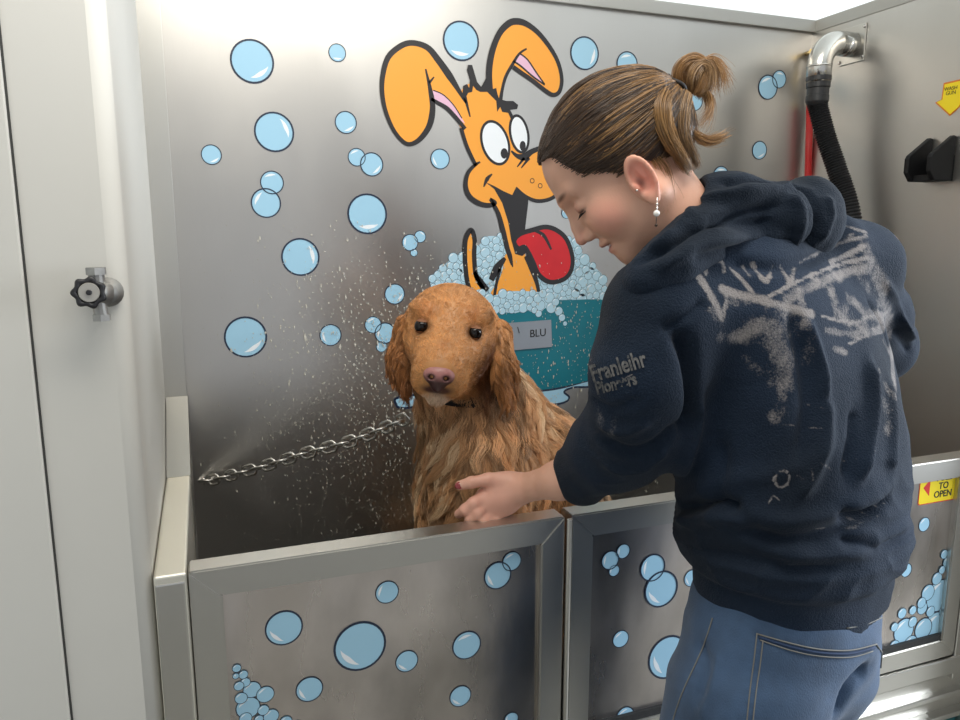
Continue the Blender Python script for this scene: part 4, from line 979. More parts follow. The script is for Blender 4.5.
def bundle(pts, r, n, col, name, par, k=14, fl=1.0, seed=0, tip=0.3, spread=0.0, rad=0.0005):
    """a lock: strands following a smooth guide"""
    r_ = np.random.default_rng(seed); G = np.array(crom(pts, False, 8)); s_ = np.linspace(0, len(G)-1, k); G = np.array([G[int(a)]*(1-a+int(a))+G[min(int(a)+1, len(G)-1)]*(a-int(a)) for a in s_])
    T = np.gradient(G, axis=0); T /= np.linalg.norm(T, axis=1)[:, None]; U = np.cross(T, HS); U /= np.linalg.norm(U, axis=1)[:, None]+1e-9; W = np.cross(T, U)
    a = r_.uniform(0, 2*math.pi, n); q = np.sqrt(r_.random(n))*r; t = np.linspace(0, 1, k)
    prof = (1-(1-tip)*t**1.5)*np.clip(t*6+0.45, 0, 1); tw = a[:, None]+t[None]*0.8
    lo_ = r_.uniform(0.72, 1.0, n); lo_[r_.random(n) < 0.06] = 1.12; si = np.clip(t[None]*lo_[:, None], 0, 1)*(k-1); i0 = np.minimum(si.astype(int), k-2); fr = (si-i0)[..., None]
    wob = r_.normal(0, 1, (n, 1, 3))*np.sin(t*math.pi*1.5)[None, :, None]*r*0.12
    gi = lambda A: A[i0]*(1-fr)+A[i0+1]*fr
    P = gi(G)+wob+gi(U)*(np.cos(tw)*q[:, None]*prof*fl)[..., None]+gi(W)*(np.sin(tw)*q[:, None]*prof)[..., None]
    P = P+r_.normal(0, 1, (n, 1, 3))*(t[None, :, None]**2)*spread
    v = np.clip(0.5+0.5*vnoise(np.stack([np.cos(a)*q, np.sin(a)*q, q*0], 1), 900/ max(r*100, 0.3), seed)+r_.normal(0, 0.12, n), 0, 1)[:, None]
    return hairs(name, P, col[0]*(1-v)+col[1]*v, rad, HAIRM, par)
TI = lambda x, y, d_=0.985: at(x, y, d_)
# bun: a loop of hair above the tie, tips fanning to the right
bundle([TI(685, 88, .99), TI(682, 76, .985), TI(687, 65, .98), TI(697, 62, .98), TI(704, 71, .98), TI(700, 86, .98), TI(695, 96, .985)], 0.0115, 1300, (HM, HG), 'bun', hair, tip=0.8, seed=2)
bundle([TI(692, 92, .99), TI(693, 76, .975), TI(700, 66, .975), TI(708, 70, .975), TI(709, 84, .98), TI(704, 96, .985)], 0.0095, 800, (HM, lin(182, 146, 102)), 'bun', hair, tip=0.5, seed=3, spread=0.004)
bundle([TI(700, 70, .985), TI(712, 62, .985), TI(720, 74, .985), TI(722, 90, .99)], 0.008, 260, (HM, HG*1.1), 'bun', hair, tip=1.2, seed=4, spread=0.007, rad=0.00035)
# lock hanging from the tie behind the ear, wisps
bundle([TI(664, 94, .950), TI(660, 112, .930), TI(667, 136, .926), TI(680, 156, .934), TI(689, 170, .945)], 0.017, 2000, (HD, HG), 'lock', hair, tip=0.22, seed=5, fl=0.8, spread=0.0012)
bundle([TI(682, 94, .96), TI(679, 112, .945), TI(681, 132, .942), TI(688, 150, .947), TI(696, 167, .955)], 0.0145, 1500, (HD, lin(170, 134, 92)), 'lock', hair, tip=0.3, seed=6, spread=0.0016)
bundle([TI(690, 100, .97), TI(686, 118, .96), TI(693, 133, .96), TI(708, 141, .965), TI(727, 134, .97)], 0.006, 320, (HM, HG), 'lock', hair, tip=0.25, seed=7, spread=0.004)
bundle([TI(706, 92, .98), TI(710, 104, .98), TI(706, 118, .975), TI(697, 126, .97)], 0.006, 120, (HM, HG), 'lock', hair, tip=0.8, seed=8, spread=0.007, rad=0.0003)
bundle([TI(650, 158, .945), TI(662, 172, .95), TI(668, 192, .955), TI(664, 214, .955)], 0.012, 160, (HM, HG*0.9), 'lock', hair, tip=0.8, seed=9, spread=0.006, rad=0.0003)
MB().tube([TIE+0.017*(math.cos(a)*HU*0.95+math.sin(a)*HS)+HF*0.004*math.sin(2*a)+(HU*-0.0+HF*-0.004) for a in np.linspace(0, 2*math.pi, 25)[:-1]], 0.0028, 8, closed=True).build('hair_tie', mat('black_hair_tie', srgb(22, 18, 18), 0.7), hair, smooth=True)

# hoodie -----------------------------------------------------------------------------------------------
ST = [  # centre (px, py, depth), half width, half depth
    (at(791, 593, 1.130), 0.178, 0.134), (at(791, 568, 1.125), 0.178, 0.136), (at(790, 542, 1.12), 0.179, 0.140), (at(789, 500, 1.115), 0.185, 0.144), (at(792, 430, 1.11), 0.192, 0.140),
    (at(785, 360, 1.10), 0.193, 0.124), (at(773, 300, 1.085), 0.200, 0.112), (at(756, 250, 1.07), 0.165, 0.092), (at(735, 215, 1.055), 0.095, 0.070)]
SZ = np.array([s[0][2] for s in ST])[::1]; o_ = np.argsort(SZ); SZ = SZ[o_]; SX = np.array([ST[i][0][0] for i in o_]); SY = np.array([ST[i][0][1] for i in o_]); SA = np.array([ST[i][1] for i in o_]); SB = np.array([ST[i][2] for i in o_])
def torso_f(P, g=0.0):
    z = P[:, 2]; cx = np.interp(z, SZ, SX); cy = np.interp(z, SZ, SY); a = np.interp(z, SZ, SA)+g; b = np.interp(z, SZ, SB)+g
    q = P-np.stack([cx, cy, z], 1); x = np.abs(q@BR)/a; y = np.abs(q@BF)/b
    return ((x**2.3+y**2.3)**(1/2.3)-1)*b*0.9
HEM = SZ[0]; print('hem z', HEM, 'top', SZ[-1], 'shL', shL, 'wrL', wrL, 'neck', neck0)
def hoodie_f(P):
    d = torso_f(P)
    d = smax(d, P[:, 2]-SZ[-1], 0.04)
    # rounded blouse over the waistband, ribbed band below it
    zb = HEM+0.066
    band = np.maximum(torso_f(P, -0.012), P[:, 2]-zb)
    up = np.maximum(torso_f(P, 0.004+0*P[:, 0]), zb+0.004-P[:, 2])
    roll_ = np.maximum(torso_f(P, 0.007-0.0*P[:, 0])+np.abs(P[:, 2]-(zb+0.035))*0.5, zb-0.012-P[:, 2])
    d2 = smin(smax(smax(d, zb+0.004-P[:, 2], 0.01), P[:, 2]-SZ[-1], 0.04), roll_, 0.012)
    d = smin(d2, np.maximum(band, HEM-P[:, 2]), 0.006)
    # left sleeve
    s1 = chain(P, [at(690, 292, 1.03), at(662, 316, 0.985), at(646, 372, 0.985), at(643, 418, 1.035), at(616, 446, 1.10), at(582, 473, 1.175)], [0.075, 0.074, 0.071, 0.073, 0.062, 0.047], 0.03)
    d = smin(d, s1, 0.035)
    s2 = chain(P, [at(826, 262, 1.11), at(854, 266, 1.14), at(870, 316, 1.24), at(878, 346, 1.31), wrR*0.8+elR*0.2], [0.070, 0.062, 0.058, 0.056, 0.042], 0.03)
    d = smin(d, s2, 0.03)
    # sleeve end is open: hollow around the wrist
    ax = nrm(at(530, 485, 1.25)-at(580, 474, 1.175)); cpt = at(563, 477, 1.205)
    hol = np.maximum(cone(P, cpt-ax*0.01, cpt+ax*0.08, 0.036, 0.036), -0.0+((cpt-ax*0.012-P)@ax)); d = smax(d, -hol, 0.003)
    return d
def hood_f(P):
    c = at(766, 214, 1.01)
    hx = nrm(at(835, 222, 1.05)-at(690, 214, 0.97)); hy = nrm(UP-hx*(UP@hx)); hz = np.cross(hx, hy); HR = np.array([hx, hy, hz])
    d = ell(P, at(775, 218, 1.02), (0.078, 0.050, 0.056), HR)
    d = smin(d, ell(P, at(808, 220, 1.04), (0.044, 0.060, 0.050), HR), 0.02)
    d = smin(d, ell(P, at(724, 206, 1.00), (0.062, 0.044, 0.056), HR), 0.03)
    # collar running forward round the neck on both sides
    d = smin(d, chain(P, [at(722, 222, 0.985), at(698, 240, 0.955), at(672, 260, 0.935), at(650, 278, 0.94), at(638, 296, 0.975)], [0.042, 0.037, 0.032, 0.028, 0.024], 0.02), 0.02)
    d = smin(d, chain(P, [at(738, 198, 1.06), at(715, 212, 1.12), at(684, 246, 1.15), at(654, 278, 1.12), at(640, 296, 1.05), at(638, 296, 0.975)], [0.034, 0.030, 0.028, 0.028, 0.026, 0.024], 0.02), 0.02)
    # hollow for the neck
    nk = chain(P, [hl(-0.018, -0.06), hl(-0.008, -0.115), neck0+[0, 0, -0.01]], [0.054, 0.048, 0.052], 0.03)
    return smax(d, -nk, 0.006)
V, F = sdf_mesh('hoodie', hoodie_f, (0.42, 0.50, 0.80), (1.25, 1.62, 1.48), 0.0042, 3)
FL = [ # left sleeve creases
 ([(600, 440), (628, 452), (655, 446), (682, 424)], -0.007, 0.009), ([(596, 420), (622, 432), (650, 420)], 0.005, 0.009), ([(606, 466), (640, 468), (668, 448)], 0.005, 0.009),
 ([(592, 400), (612, 410), (640, 398)], -0.004, 0.007), ([(676, 330), (690, 360), (694, 400), (684, 436)], -0.014, 0.011), ([(660, 330), (684, 318), (706, 300)], -0.004, 0.008),
 ([(700, 400), (694, 440), (676, 476), (668, 500)], 0.007, 0.010),
 # lower back bunches
 ([(672, 508), (702, 506), (724, 502), (742, 510)], -0.012, 0.009), ([(676, 520), (712, 516), (746, 520)], 0.008, 0.009), ([(735, 506), (780, 520), (830, 514), (868, 498), (892, 480)], 0.006, 0.011),
 ([(740, 530), (790, 540), (840, 530), (878, 508)], -0.007, 0.010), ([(838, 512), (856, 516), (884, 500)], -0.013, 0.008), ([(770, 552), (830, 556), (880, 540), (906, 520)], 0.007, 0.010),
 ([(680, 545), (730, 556), (790, 566), (850, 562)], -0.005, 0.010), ([(840, 540), (870, 546), (900, 534)], -0.007, 0.008), ([(690, 490), (740, 480), (790, 470), (840, 440)], 0.004, 0.014),
 ([(800, 500), (816, 470), (826, 430), (828, 400)], 0.006, 0.010), ([(858, 480), (868, 440), (872, 400), (868, 360)], 0.008, 0.010), ([(846, 480), (852, 440), (856, 410)], -0.006, 0.009),
 ([(890, 470), (892, 430), (888, 380)], 0.005, 0.010), ([(800, 470), (806, 430), (808, 380), (800, 340), (790, 310)], -0.006, 0.012), ([(824, 400), (822, 370), (812, 340), (804, 322)], 0.007, 0.009),
 ([(868, 300), (880, 320), (890, 350)], -0.004, 0.006), ([(884, 280), (900, 310), (912, 345)], 0.004, 0.006), ([(896, 330), (910, 352)], -0.004, 0.006),
 ([(900, 318), (914, 340)], 0.004, 0.005), ([(700, 590), (760, 600), (830, 600), (890, 580)], 0.003, 0.02), ([(728, 262), (780, 268), (826, 254)], -0.006, 0.008), ([(720, 440), (724, 470), (716, 500)], -0.005, 0.012)]
V = folds(V, F, FL)
N = vnormals(V, F); wv = vnoise(V*[1, 1, 0.5], 13, 2)*0.0035+vnoise(V, 28, 4)*0.0016
ridge = (1-np.abs(vnoise(V*[0.8, 0.8, 1.7]+0.05*vnoise(V, 6, 1)[:, None], 17, 8)))**3*0.004; low = np.clip((1.17-V[:, 2])/0.12, 0, 1)*np.clip((V[:, 2]-HEM-0.05)/0.03, 0, 1)
V = V+N*(wv+ridge*(low+0.25))[:, None]
# ribbing of the waistband and the cuff
ang_ = np.arctan2((V-ST[0][0])@BR, (V-ST[0][0])@BF); rb = np.clip((HEM+0.055-V[:, 2])/0.01, 0, 1)
HB_ = bvh_of(V, F)
NV1, NV2 = lin(18, 26, 36), lin(40, 62, 92)
me = npmesh('hoodie', V, F); n = vnoise(V, 9, 3)[:, None]*0.5+0.5
back = np.clip((np.interp(V[:, 0], [0.55, 0.95], [0, 1]))*np.clip((V[:, 2]-HEM-0.05)/0.05, 0.25, 1), 0, 1)[:, None]
col = NV1*(1-0.28*n)+NV2*0.28*n
# faded, distressed print on the back panel and sleeve, traced as curves on the cloth
mask = np.zeros(len(V))
def pr(pts, wd, a=1.0):
    L = polyline(HB_, pts)
    if len(L) < 2: return
    d, t = pl_dist(V, L); mask[:] = np.maximum(mask, 0.86*a*np.clip(1.35-d/wd, 0, 1))
for pts, wd, a in [
 ([(690, 262), (702, 282), (714, 300), (722, 318)], 0.0075, .9), ([(690, 262), (694, 256)], 0.006, .8), ([(706, 274), (708, 262), (722, 262), (724, 272)], 0.004, .8), ([(722, 318), (726, 300), (722, 288)], 0.005, .8),
 ([(722, 289), (745, 296), (775, 304), (812, 314)], 0.0085, .85), ([(730, 268), (742, 280), (752, 292)], 0.0045, .8), ([(742, 266), (750, 276)], 0.004, .7), ([(752, 264), (764, 280), (770, 276)], 0.005, .8), ([(772, 266), (768, 282)], 0.0035, .7), ([(780, 266), (790, 282), (794, 268)], 0.0045, .8),
 ([(770, 296), (800, 280), (840, 264), (868, 258)], 0.0035, .9), ([(786, 300), (815, 284), (850, 272), (876, 268)], 0.012, .65), ([(800, 262), (838, 244), (868, 236)], 0.0045, .6), ([(820, 246), (828, 240)], 0.006, .6), ([(846, 240), (852, 234)], 0.006, .6),
 ([(714, 310), (722, 330), (716, 344)], 0.012, .5), ([(730, 300), (760, 306), (790, 316)], 0.014, .5), ([(884, 400), (888, 430)], 0.014, .46), ([(800, 330), (812, 346), (806, 362)], 0.015, .46), ([(744, 360), (760, 372)], 0.012, .45), ([(834, 300), (868, 330)], 0.02, .5), ([(868, 250), (880, 285), (888, 320), (894, 380)], 0.020, .62), ([(850, 300), (866, 312), (884, 320)], 0.016, .6), ([(830, 262), (845, 256), (864, 246)], 0.006, .8), ([(846, 226), (866, 232)], 0.006, .75), ([(800, 290), (806, 320), (812, 336)], 0.012, .55), ([(776, 330), (762, 326), (742, 334)], 0.022, .66), ([(782, 350), (784, 380)], 0.026, .62), ([(760, 322), (745, 330), (738, 340)], 0.011, .5), ([(790, 325), (780, 350), (776, 380)], 0.022, .55), ([(756, 335), (772, 345)], 0.018, .5), ([(786, 380), (780, 404), (776, 420)], 0.014, .5),
 ([(832, 290), (836, 310), (848, 322)], 0.014, .55), ([(860, 280), (876, 296), (886, 310)], 0.015, .5), ([(822, 316), (850, 322), (888, 312)], 0.0035, .8), ([(826, 330), (856, 334), (886, 326)], 0.008, .6),
 ([(834, 348), (846, 352)], 0.008, .6), ([(848, 344), (872, 334), (884, 332)], 0.004, .7), ([(884, 340), (894, 366), (896, 394)], 0.013, .5), ([(880, 372), (888, 390)], 0.011, .5), ([(740, 322), (756, 312)], 0.004, .5),
 ([(774, 478), (784, 470), (790, 480), (780, 488), (774, 480)], 0.0025, .8), ([(796, 474), (806, 482)], 0.003, .5), ([(810, 466), (814, 480)], 0.0025, .5), ([(820, 462), (832, 470)], 0.003, .5), ([(836, 458), (846, 462)], 0.003, .5),
 ([(780, 534), (830, 526), (870, 508), (892, 500)], 0.0018, .6), ([(844, 530), (880, 516)], 0.006, .4), ([(806, 404), (836, 412)], 0.0016, .6), ([(780, 424), (834, 430)], 0.0016, .6), ([(864, 440), (894, 426)], 0.0016, .5), ([(850, 462), (900, 440)], 0.0016, .5),
 ([(768, 504), (774, 496), (780, 502)], 0.0018, .7), ([(596, 402), (600, 420), (596, 440)], 0.012, .35), ([(606, 404), (614, 420), (606, 446)], 0.010, .32), ([(592, 352), (594, 380), (600, 400)], 0.006, .3), ([(590, 360), (598, 376), (614, 382), (632, 374)], 0.0018, .6)]: pr(pts, wd, a)
me.materials.append(None); set_col(me, 'col', col)
a = me.attributes.new('print', 'FLOAT', 'POINT'); a.data.foreach_set('value', mask.astype(np.float32))
def cloth_mat(name, printed):
    m = mat(name, (1, 1, 1, 1), 0.88, spec=0.2, sheen=0.04, bump=(420, 0.8)); nt = m.node_tree; b = nt.nodes['Principled BSDF']; b.inputs['Sheen Roughness'].default_value = 0.5
    a = nt.nodes.new('ShaderNodeAttribute'); a.attribute_name = 'col'; src = a.outputs['Color']
    if printed:
        p_ = nt.nodes.new('ShaderNodeAttribute'); p_.attribute_name = 'print'; tc = nt.nodes.new('ShaderNodeTexCoord'); n1 = nt.nodes.new('ShaderNodeTexNoise'); n1.inputs['Scale'].default_value = 380; n1.inputs['Detail'].default_value = 8; n1.inputs['Roughness'].default_value = 0.75
        n2 = nt.nodes.new('ShaderNodeTexNoise'); n2.inputs['Scale'].default_value = 38; n2.inputs['Detail'].default_value = 6
        nt.links.new(tc.outputs['Object'], n1.inputs[0]); nt.links.new(tc.outputs['Object'], n2.inputs[0])
        ad = nt.nodes.new('ShaderNodeMath'); ad.operation = 'ADD'; nt.links.new(n1.outputs[0], ad.inputs[0]); nt.links.new(n2.outputs[0], ad.inputs[1])
        s1 = nt.nodes.new('ShaderNodeMath'); s1.operation = 'MULTIPLY_ADD'; s1.inputs[1].default_value = 1.15; nt.links.new(p_.outputs['Fac'], s1.inputs[0]); nt.links.new(ad.outputs[0], s1.inputs[2])
        r = nt.nodes.new('ShaderNodeMapRange'); r.inputs['From Min'].default_value = 1.42; r.inputs['From Max'].default_value = 1.75; nt.links.new(s1.outputs[0], r.inputs[0])
        ml = nt.nodes.new('ShaderNodeMath'); ml.operation = 'MULTIPLY'; mx2 = nt.nodes.new('ShaderNodeMath'); mx2.operation = 'GREATER_THAN'; mx2.inputs[1].default_value = 0.02
        nt.links.new(p_.outputs['Fac'], mx2.inputs[0]); nt.links.new(r.outputs[0], ml.inputs[0]); nt.links.new(mx2.outputs[0], ml.inputs[1])
        mx = nt.nodes.new('ShaderNodeMix'); mx.data_type = 'RGBA'; nt.links.new(ml.outputs[0], mx.inputs[0]); nt.links.new(src, mx.inputs[6]); mx.inputs[7].default_value = srgb(132, 126, 124); src = mx.outputs[2]
    nt.links.new(src, b.inputs['Base Color']); return m
CLM = cloth_mat('navy_fleece_printed', True); CLP = cloth_mat('navy_fleece', False); me.materials[0] = CLM
hoodie = link('hoodie', me, woman)
# sleeve lettering laid on the cloth
def densify(o):
    bm = bmesh.new(); bm.from_mesh(o.data); bmesh.ops.triangulate(bm, faces=bm.faces[:])
    for _ in range(2): bmesh.ops.subdivide_edges(bm, edges=[e for e in bm.edges if e.calc_length() > 0.004], cuts=1)
    bm.to_mesh(o.data); bm.free()
def cloth_text(body, px, py, size, dxp, name='lettering', bold=0.0006, sxx=0.8):
    m_ = PRINTM; p0, n0 = hit(HB_, px, py)
    xd = nrm(RT*dxp[0]-UP*dxp[1]); zd = nrm(UP-xd*(UP@xd)); o = text_mesh(name, body, size, at(px, py, 0.8), xd, zd, m_, hoodie, bold=bold, sx=sxx, ext=0)
    densify(o); dead = []
    for v in o.data.vertices:
        w_ = np.array(v.co); dr = nrm(w_-CAM); l_, nn, i, dd = HB_.ray_cast(Vector(CAM), Vector(dr))
        if l_: v.co = l_+Vector(-dr)*0.0024
        else: dead.append(v.index)
    bm = bmesh.new(); bm.from_mesh(o.data); bm.verts.ensure_lookup_table(); bmesh.ops.delete(bm, geom=[bm.verts[i] for i in dead], context='VERTS'); bm.to_mesh(o.data); bm.free()
    return o
PRINTM = mat('grey_print', srgb(112, 110, 108), 0.8, noise=(160, srgb(46, 50, 56), 0.35))

cloth_text('Franleihr', 618, 367, 0.026, (1, -0.30), sxx=0.66); cloth_text('Pioneers', 616, 384, 0.019, (1, -0.26), sxx=0.68)
V, F = sdf_mesh('hood', hood_f, (0.30, 0.62, 1.22), (1.10, 1.42, 1.60), 0.004, 3)
V = folds(V, F, [([(640, 262), (670, 244), (700, 226), (740, 212), (780, 206)], -0.009, 0.007), ([(660, 268), (700, 248), (745, 236), (785, 236)], 0.006, 0.008), ([(690, 256), (730, 250), (770, 250)], -0.006, 0.007),
  ([(700, 200), (735, 192), (770, 190), (795, 184)], 0.006, 0.007), ([(780, 182), (806, 190), (818, 210), (816, 232), (800, 250)], -0.009, 0.006), ([(788, 196), (800, 210), (798, 232), (786, 250)], 0.006, 0.007),
  ([(720, 182), (756, 180), (780, 186)], -0.006, 0.006), ([(826, 196), (832, 216), (822, 240)], 0.004, 0.006), ([(706, 216), (740, 224), (770, 222)], -0.006, 0.008), ([(646, 250), (672, 232), (694, 208)], 0.003, 0.006)])
N = vnormals(V, F); V = V+N*(vnoise(V, 22, 4)*0.003+vnoise(V*[1, 1, 2], 60, 5)*0.0012)[:, None]
me = npmesh('hood', V, F); n = vnoise(V, 12, 3)[:, None]*0.5+0.5; set_col(me, 'col', NV1*(1-0.2*n)+NV2*0.2*n); me.materials.append(CLP); link('hood', me, hoodie)

# jeans ------------------------------------------------------------------------------------------------
pc = ST[0][0].copy(); 
kL, kR = pc+BR*-0.100+BF*0.05+[0, 0, 0], pc+BR*0.095+BF*0.02+[0, 0, 0]
def jeans_f(P):
    c = pc+[0, 0, -0.015]
    d = ell(P, c+[0, 0, -0.03]-BR*0.022, (0.168, 0.128, 0.17), np.array([BR, BF, BZ]))
    for s_ in (-1, 1):
        bt = pc+BR*(s_*0.070-0.038)-BF*0.030+[0, 0, -0.105]; d = smin(d, ell(P, bt, (0.078, 0.082, 0.085), np.array([BR, BF, BZ])), 0.03)
    for s_ in (-1, 1):
        h0 = pc+BR*(s_*0.086-0.052)+[0, 0, -0.12]; kn = np.array([h0[0], h0[1], 0.48])+BF*0.02+BR*(s_*0.01-0.07); an = np.array([h0[0], h0[1], 0.075])+BR*(s_*0.02-0.06)-BF*0.02
        d = smin(d, chain(P, [h0, kn, an], [0.098, 0.066, 0.054], 0.03), 0.035)
    d = smax(d, P[:, 2]-(HEM+0.05), 0.01)
    return d
V, F = sdf_mesh('jeans', jeans_f, (0.50, 0.50, 0.0), (1.16, 1.22, 1.02), 0.0048, 3)
V = folds(V, F, [([(700, 640), (706, 670), (698, 700)], -0.004, 0.008), ([(720, 650), (712, 690), (700, 718)], 0.003, 0.006), ([(870, 668), (850, 690), (836, 718)], -0.012, 0.012)])
N = vnormals(V, F); V = V+N*((vnoise(V*[1, 1, 1.6], 22, 4))*0.0026)[:, None]
JB = bvh_of(V, F); me = npmesh('jeans', V, F)
n = vnoise(V*[1, 1, 0.4], 40, 3)[:, None]; n2 = vnoise(V, 7, 5)[:, None]; n3 = vnoise(V*[1, 1, 0.6], 18, 9)[:, None]; n4 = vnoise(V, 110, 6)[:, None]; col = lin(56, 78, 106)*(1+0.13*n+0.20*n2+0.16*n3+0.10*n4)
for pts, wd, k in [([(712, 622), (700, 655), (684, 690), (674, 722)], 0.014, 0.25), ([(757, 632), (753, 670), (748, 722)], 0.012, 0.22), ([(757, 634), (800, 646), (845, 652), (876, 646)], 0.010, -0.25), ([(672, 640), (664, 690), (660, 720)], 0.03, 0.12)]:
    L = polyline(JB, pts)
    if len(L) > 1:
        d, t = pl_dist(V, L); w_ = np.clip(1-d/wd, 0, 1)*(0.6+0.4*np.sin(t*60)); col = col*(1+k*w_[:, None])
set_col(me, 'col', np.clip(col, 0.01, 1)); DEN = attr_mat('blue_denim', 0.85, bump=(700, 0.35, (1, 1, 0.4)), sheen=0.15); me.materials.append(DEN); jeans = link('jeans', me, woman)
STI = mat('denim_stitching', srgb(118, 116, 112), 0.8); STD = mat('denim_dark_seam', srgb(38, 56, 86), 0.85)
def seam(name, pts, rad, m, off=0.0012, par=None):
    L = polyline(JB, pts)
    if len(L) < 2: return
    L2 = []
    for p in L: l_, n_, i, d_ = JB.find_nearest(Vector(p)); L2.append(np.array(l_)+np.array(n_)*off*np.sign(np.array(n_)@(CAM-p)))
    return MB().tube(L2, rad, 6).build(name, m, par or jeans, smooth=True)
seam('side_seam', [(713, 618), (706, 640), (696, 664), (684, 690), (676, 712), (672, 726)], 0.0010, STI)
pk = seam('back_pocket', [(758, 634), (790, 643), (820, 649), (850, 650), (876, 644)], 0.0010, STI)
if pk:
    seam('pocket_stitching', [(760, 640), (790, 650), (820, 656), (850, 657), (872, 651)], 0.0009, STI, par=pk)
    seam('pocket_stitching', [(759, 637), (790, 646.5), (820, 652.5), (850, 653.5), (874, 647.5)], 0.0022, STD, off=0.0002, par=pk)
    seam('pocket_stitching', [(757, 633), (754, 660), (750, 690), (746, 728)], 0.0009, STI, par=pk)
    seam('pocket_stitching', [(763, 640), (760, 665), (756, 692), (752, 728)], 0.0009, STI, par=pk)
    seam('pocket_stitching', [(876, 645), (886, 660), (880, 668)], 0.0009, STI, par=pk)
seam('waistband_stitching', [(846, 628), (866, 624), (884, 616)], 0.0010, STI); seam('waistband_stitching', [(848, 622), (866, 619), (882, 612)], 0.0010, STI)
SH = mat('dark_shoe_leather', srgb(40, 34, 32), 0.5)
for s_ in (-1, 1):
    h0 = pc+BR*(s_*0.098-0.10)-BF*0.02; a0 = np.array([h0[0], h0[1], 0.0])
    def shoe_f(P):
        d = smin(cone(P, a0+[0, 0, 0.045], a0+BF*0.13+[0, 0, 0.03], 0.042, 0.036), ell(P, a0+BF*0.15+[0, 0, 0.028], (0.045, 0.055, 0.03), np.array([BR, BF, BZ])), 0.02)
        d = smin(d, cone(P, a0+[0, 0, 0.05], a0+[0, 0, 0.11], 0.042, 0.048), 0.02); return smax(d, 0.001-P[:, 2], 0.003)
    Vs, Fs = sdf_mesh('shoe', shoe_f, a0+[-0.26, -0.26, -0.02], a0+[0.26, 0.26, 0.18], 0.006, 1); me = npmesh('shoe', Vs, Fs); me.materials.append(SH); link('shoe', me, woman)
# ------------------------------------------------------------------ chain, collar, valve, pipe, sign, bracket
CHR = mat('dull_chain_metal', (0.62, 0.60, 0.56, 1), 0.35, 1.0)
CA, CB = onX(196, 481, XL+0.004), at(405, 424, 1.40)
CP = [onX(196, 481, XL+0.004)]
dA, dBk = (CP[0]-CAM)@FW, 1.40
ptsx = [(196, 481), (212, 480), (240, 473), (275, 463), (310, 452), (345, 443), (372, 433), (392, 425), (407, 418)]
G = np.array(crom([at(x, y, dA+(dBk-dA)*(i/(len(ptsx)-1))) for i, (x, y) in enumerate(ptsx)], False, 20))
seg = np.r_[0, np.cumsum(np.linalg.norm(np.diff(G, axis=0), axis=1))]; tot = seg[-1]
chn = empty('tether_chain', tuple(G[0])); tag(chn, 'steel chain tether running from the tub side to the dog\'s collar', 'chain')
def link_mesh(c, t, up, ln, wd, r):
    t = nrm(t); up = nrm(up-t*(up@t)); pts = []
    for i in range(20):
        a = 2*math.pi*i/20; x = math.cos(a); y = math.sin(a); hx = (ln/2-wd/2)*(1 if x > 0 else -1); pts.append(c+t*(hx+wd/2*x)+up*(wd/2*y))
    return MB().tube(pts, r, 8, closed=True)
pitch = 0.0262; nl = int(tot/pitch)
for i in range(nl):
    s_ = (i+0.5)*tot/nl; j = np.searchsorted(seg, s_)-1; c = G[j]+(G[j+1]-G[j])*((s_-seg[j])/(seg[j+1]-seg[j])); t = nrm(G[min(j+3, len(G)-1)]-G[max(j-3, 0)])
    b1 = nrm(np.cross(t, FW)); b2 = np.cross(t, b1); an = math.radians(78 if i % 2 else 8)
    link_mesh(c, t, b1*math.cos(an)+b2*math.sin(an), 0.0375 if i else 0.044, 0.0225, 0.0028).build('chain_link', CHR, chn, smooth=True)
m = MB(); m.lathe([(0.012, 0), (0.012, 0.003), (0.004, 0.004), (0.004, 0.008)], (XL+0.0005, CP[0][1], CP[0][2]), (1, 0, 0), 16); m.build('wall_anchor', CHR, chn, smooth=False)
# collar round the dog's neck
COL = mat('black_collar_webbing', srgb(24, 22, 24), 0.6, bump=(300, 0.3))
cc0 = dl(0.012, -0.035, -0.115); ca = nrm(np.array([0.05, -0.25, 1.0])); cu = nrm(np.cross(ca, [0, 1, 0])); cv = np.cross(ca, cu)
DBV = bvh_of(*[np.array(x) for x in (lambda o: ([v.co[:] for v in o.data.vertices], [p.vertices[:] for p in o.data.polygons]))([c for c in dog.children if c.name.startswith('body')][0])])
ring = []
for a in np.linspace(0, 2*math.pi, 41)[:-1]:
    dr = cu*math.cos(a)+cv*math.sin(a); l_, n_, i, d_ = DBV.ray_cast(Vector(cc0+dr*0.3), Vector(-dr)); r = (0.3-d_) if l_ else 0.10
    ring.append(min(r, 0.135)-0.0005)
ring = np.array(ring); ring = (np.roll(ring, 1)+ring+np.roll(ring, -1))/3
vs = []; k = len(ring)
for j, a in enumerate(np.linspace(0, 2*math.pi, 41)[:-1]):
    dr = cu*math.cos(a)+cv*math.sin(a)
    for h_, e_ in ((-0.011, 0), (0.011, 0), (0.011, 0.003), (-0.011, 0.003)): vs.append(cc0+dr*(ring[j]+e_)+ca*h_)
fs = [(4*j+q, 4*j+(q+1) % 4, 4*((j+1) % k)+(q+1) % 4, 4*((j+1) % k)+q) for j in range(k) for q in range(4)]
col_ = mobj('collar', vs, fs, COL, None, True); tag(col_, 'dark collar half hidden in the wet fur of the dog\'s neck', 'collar')
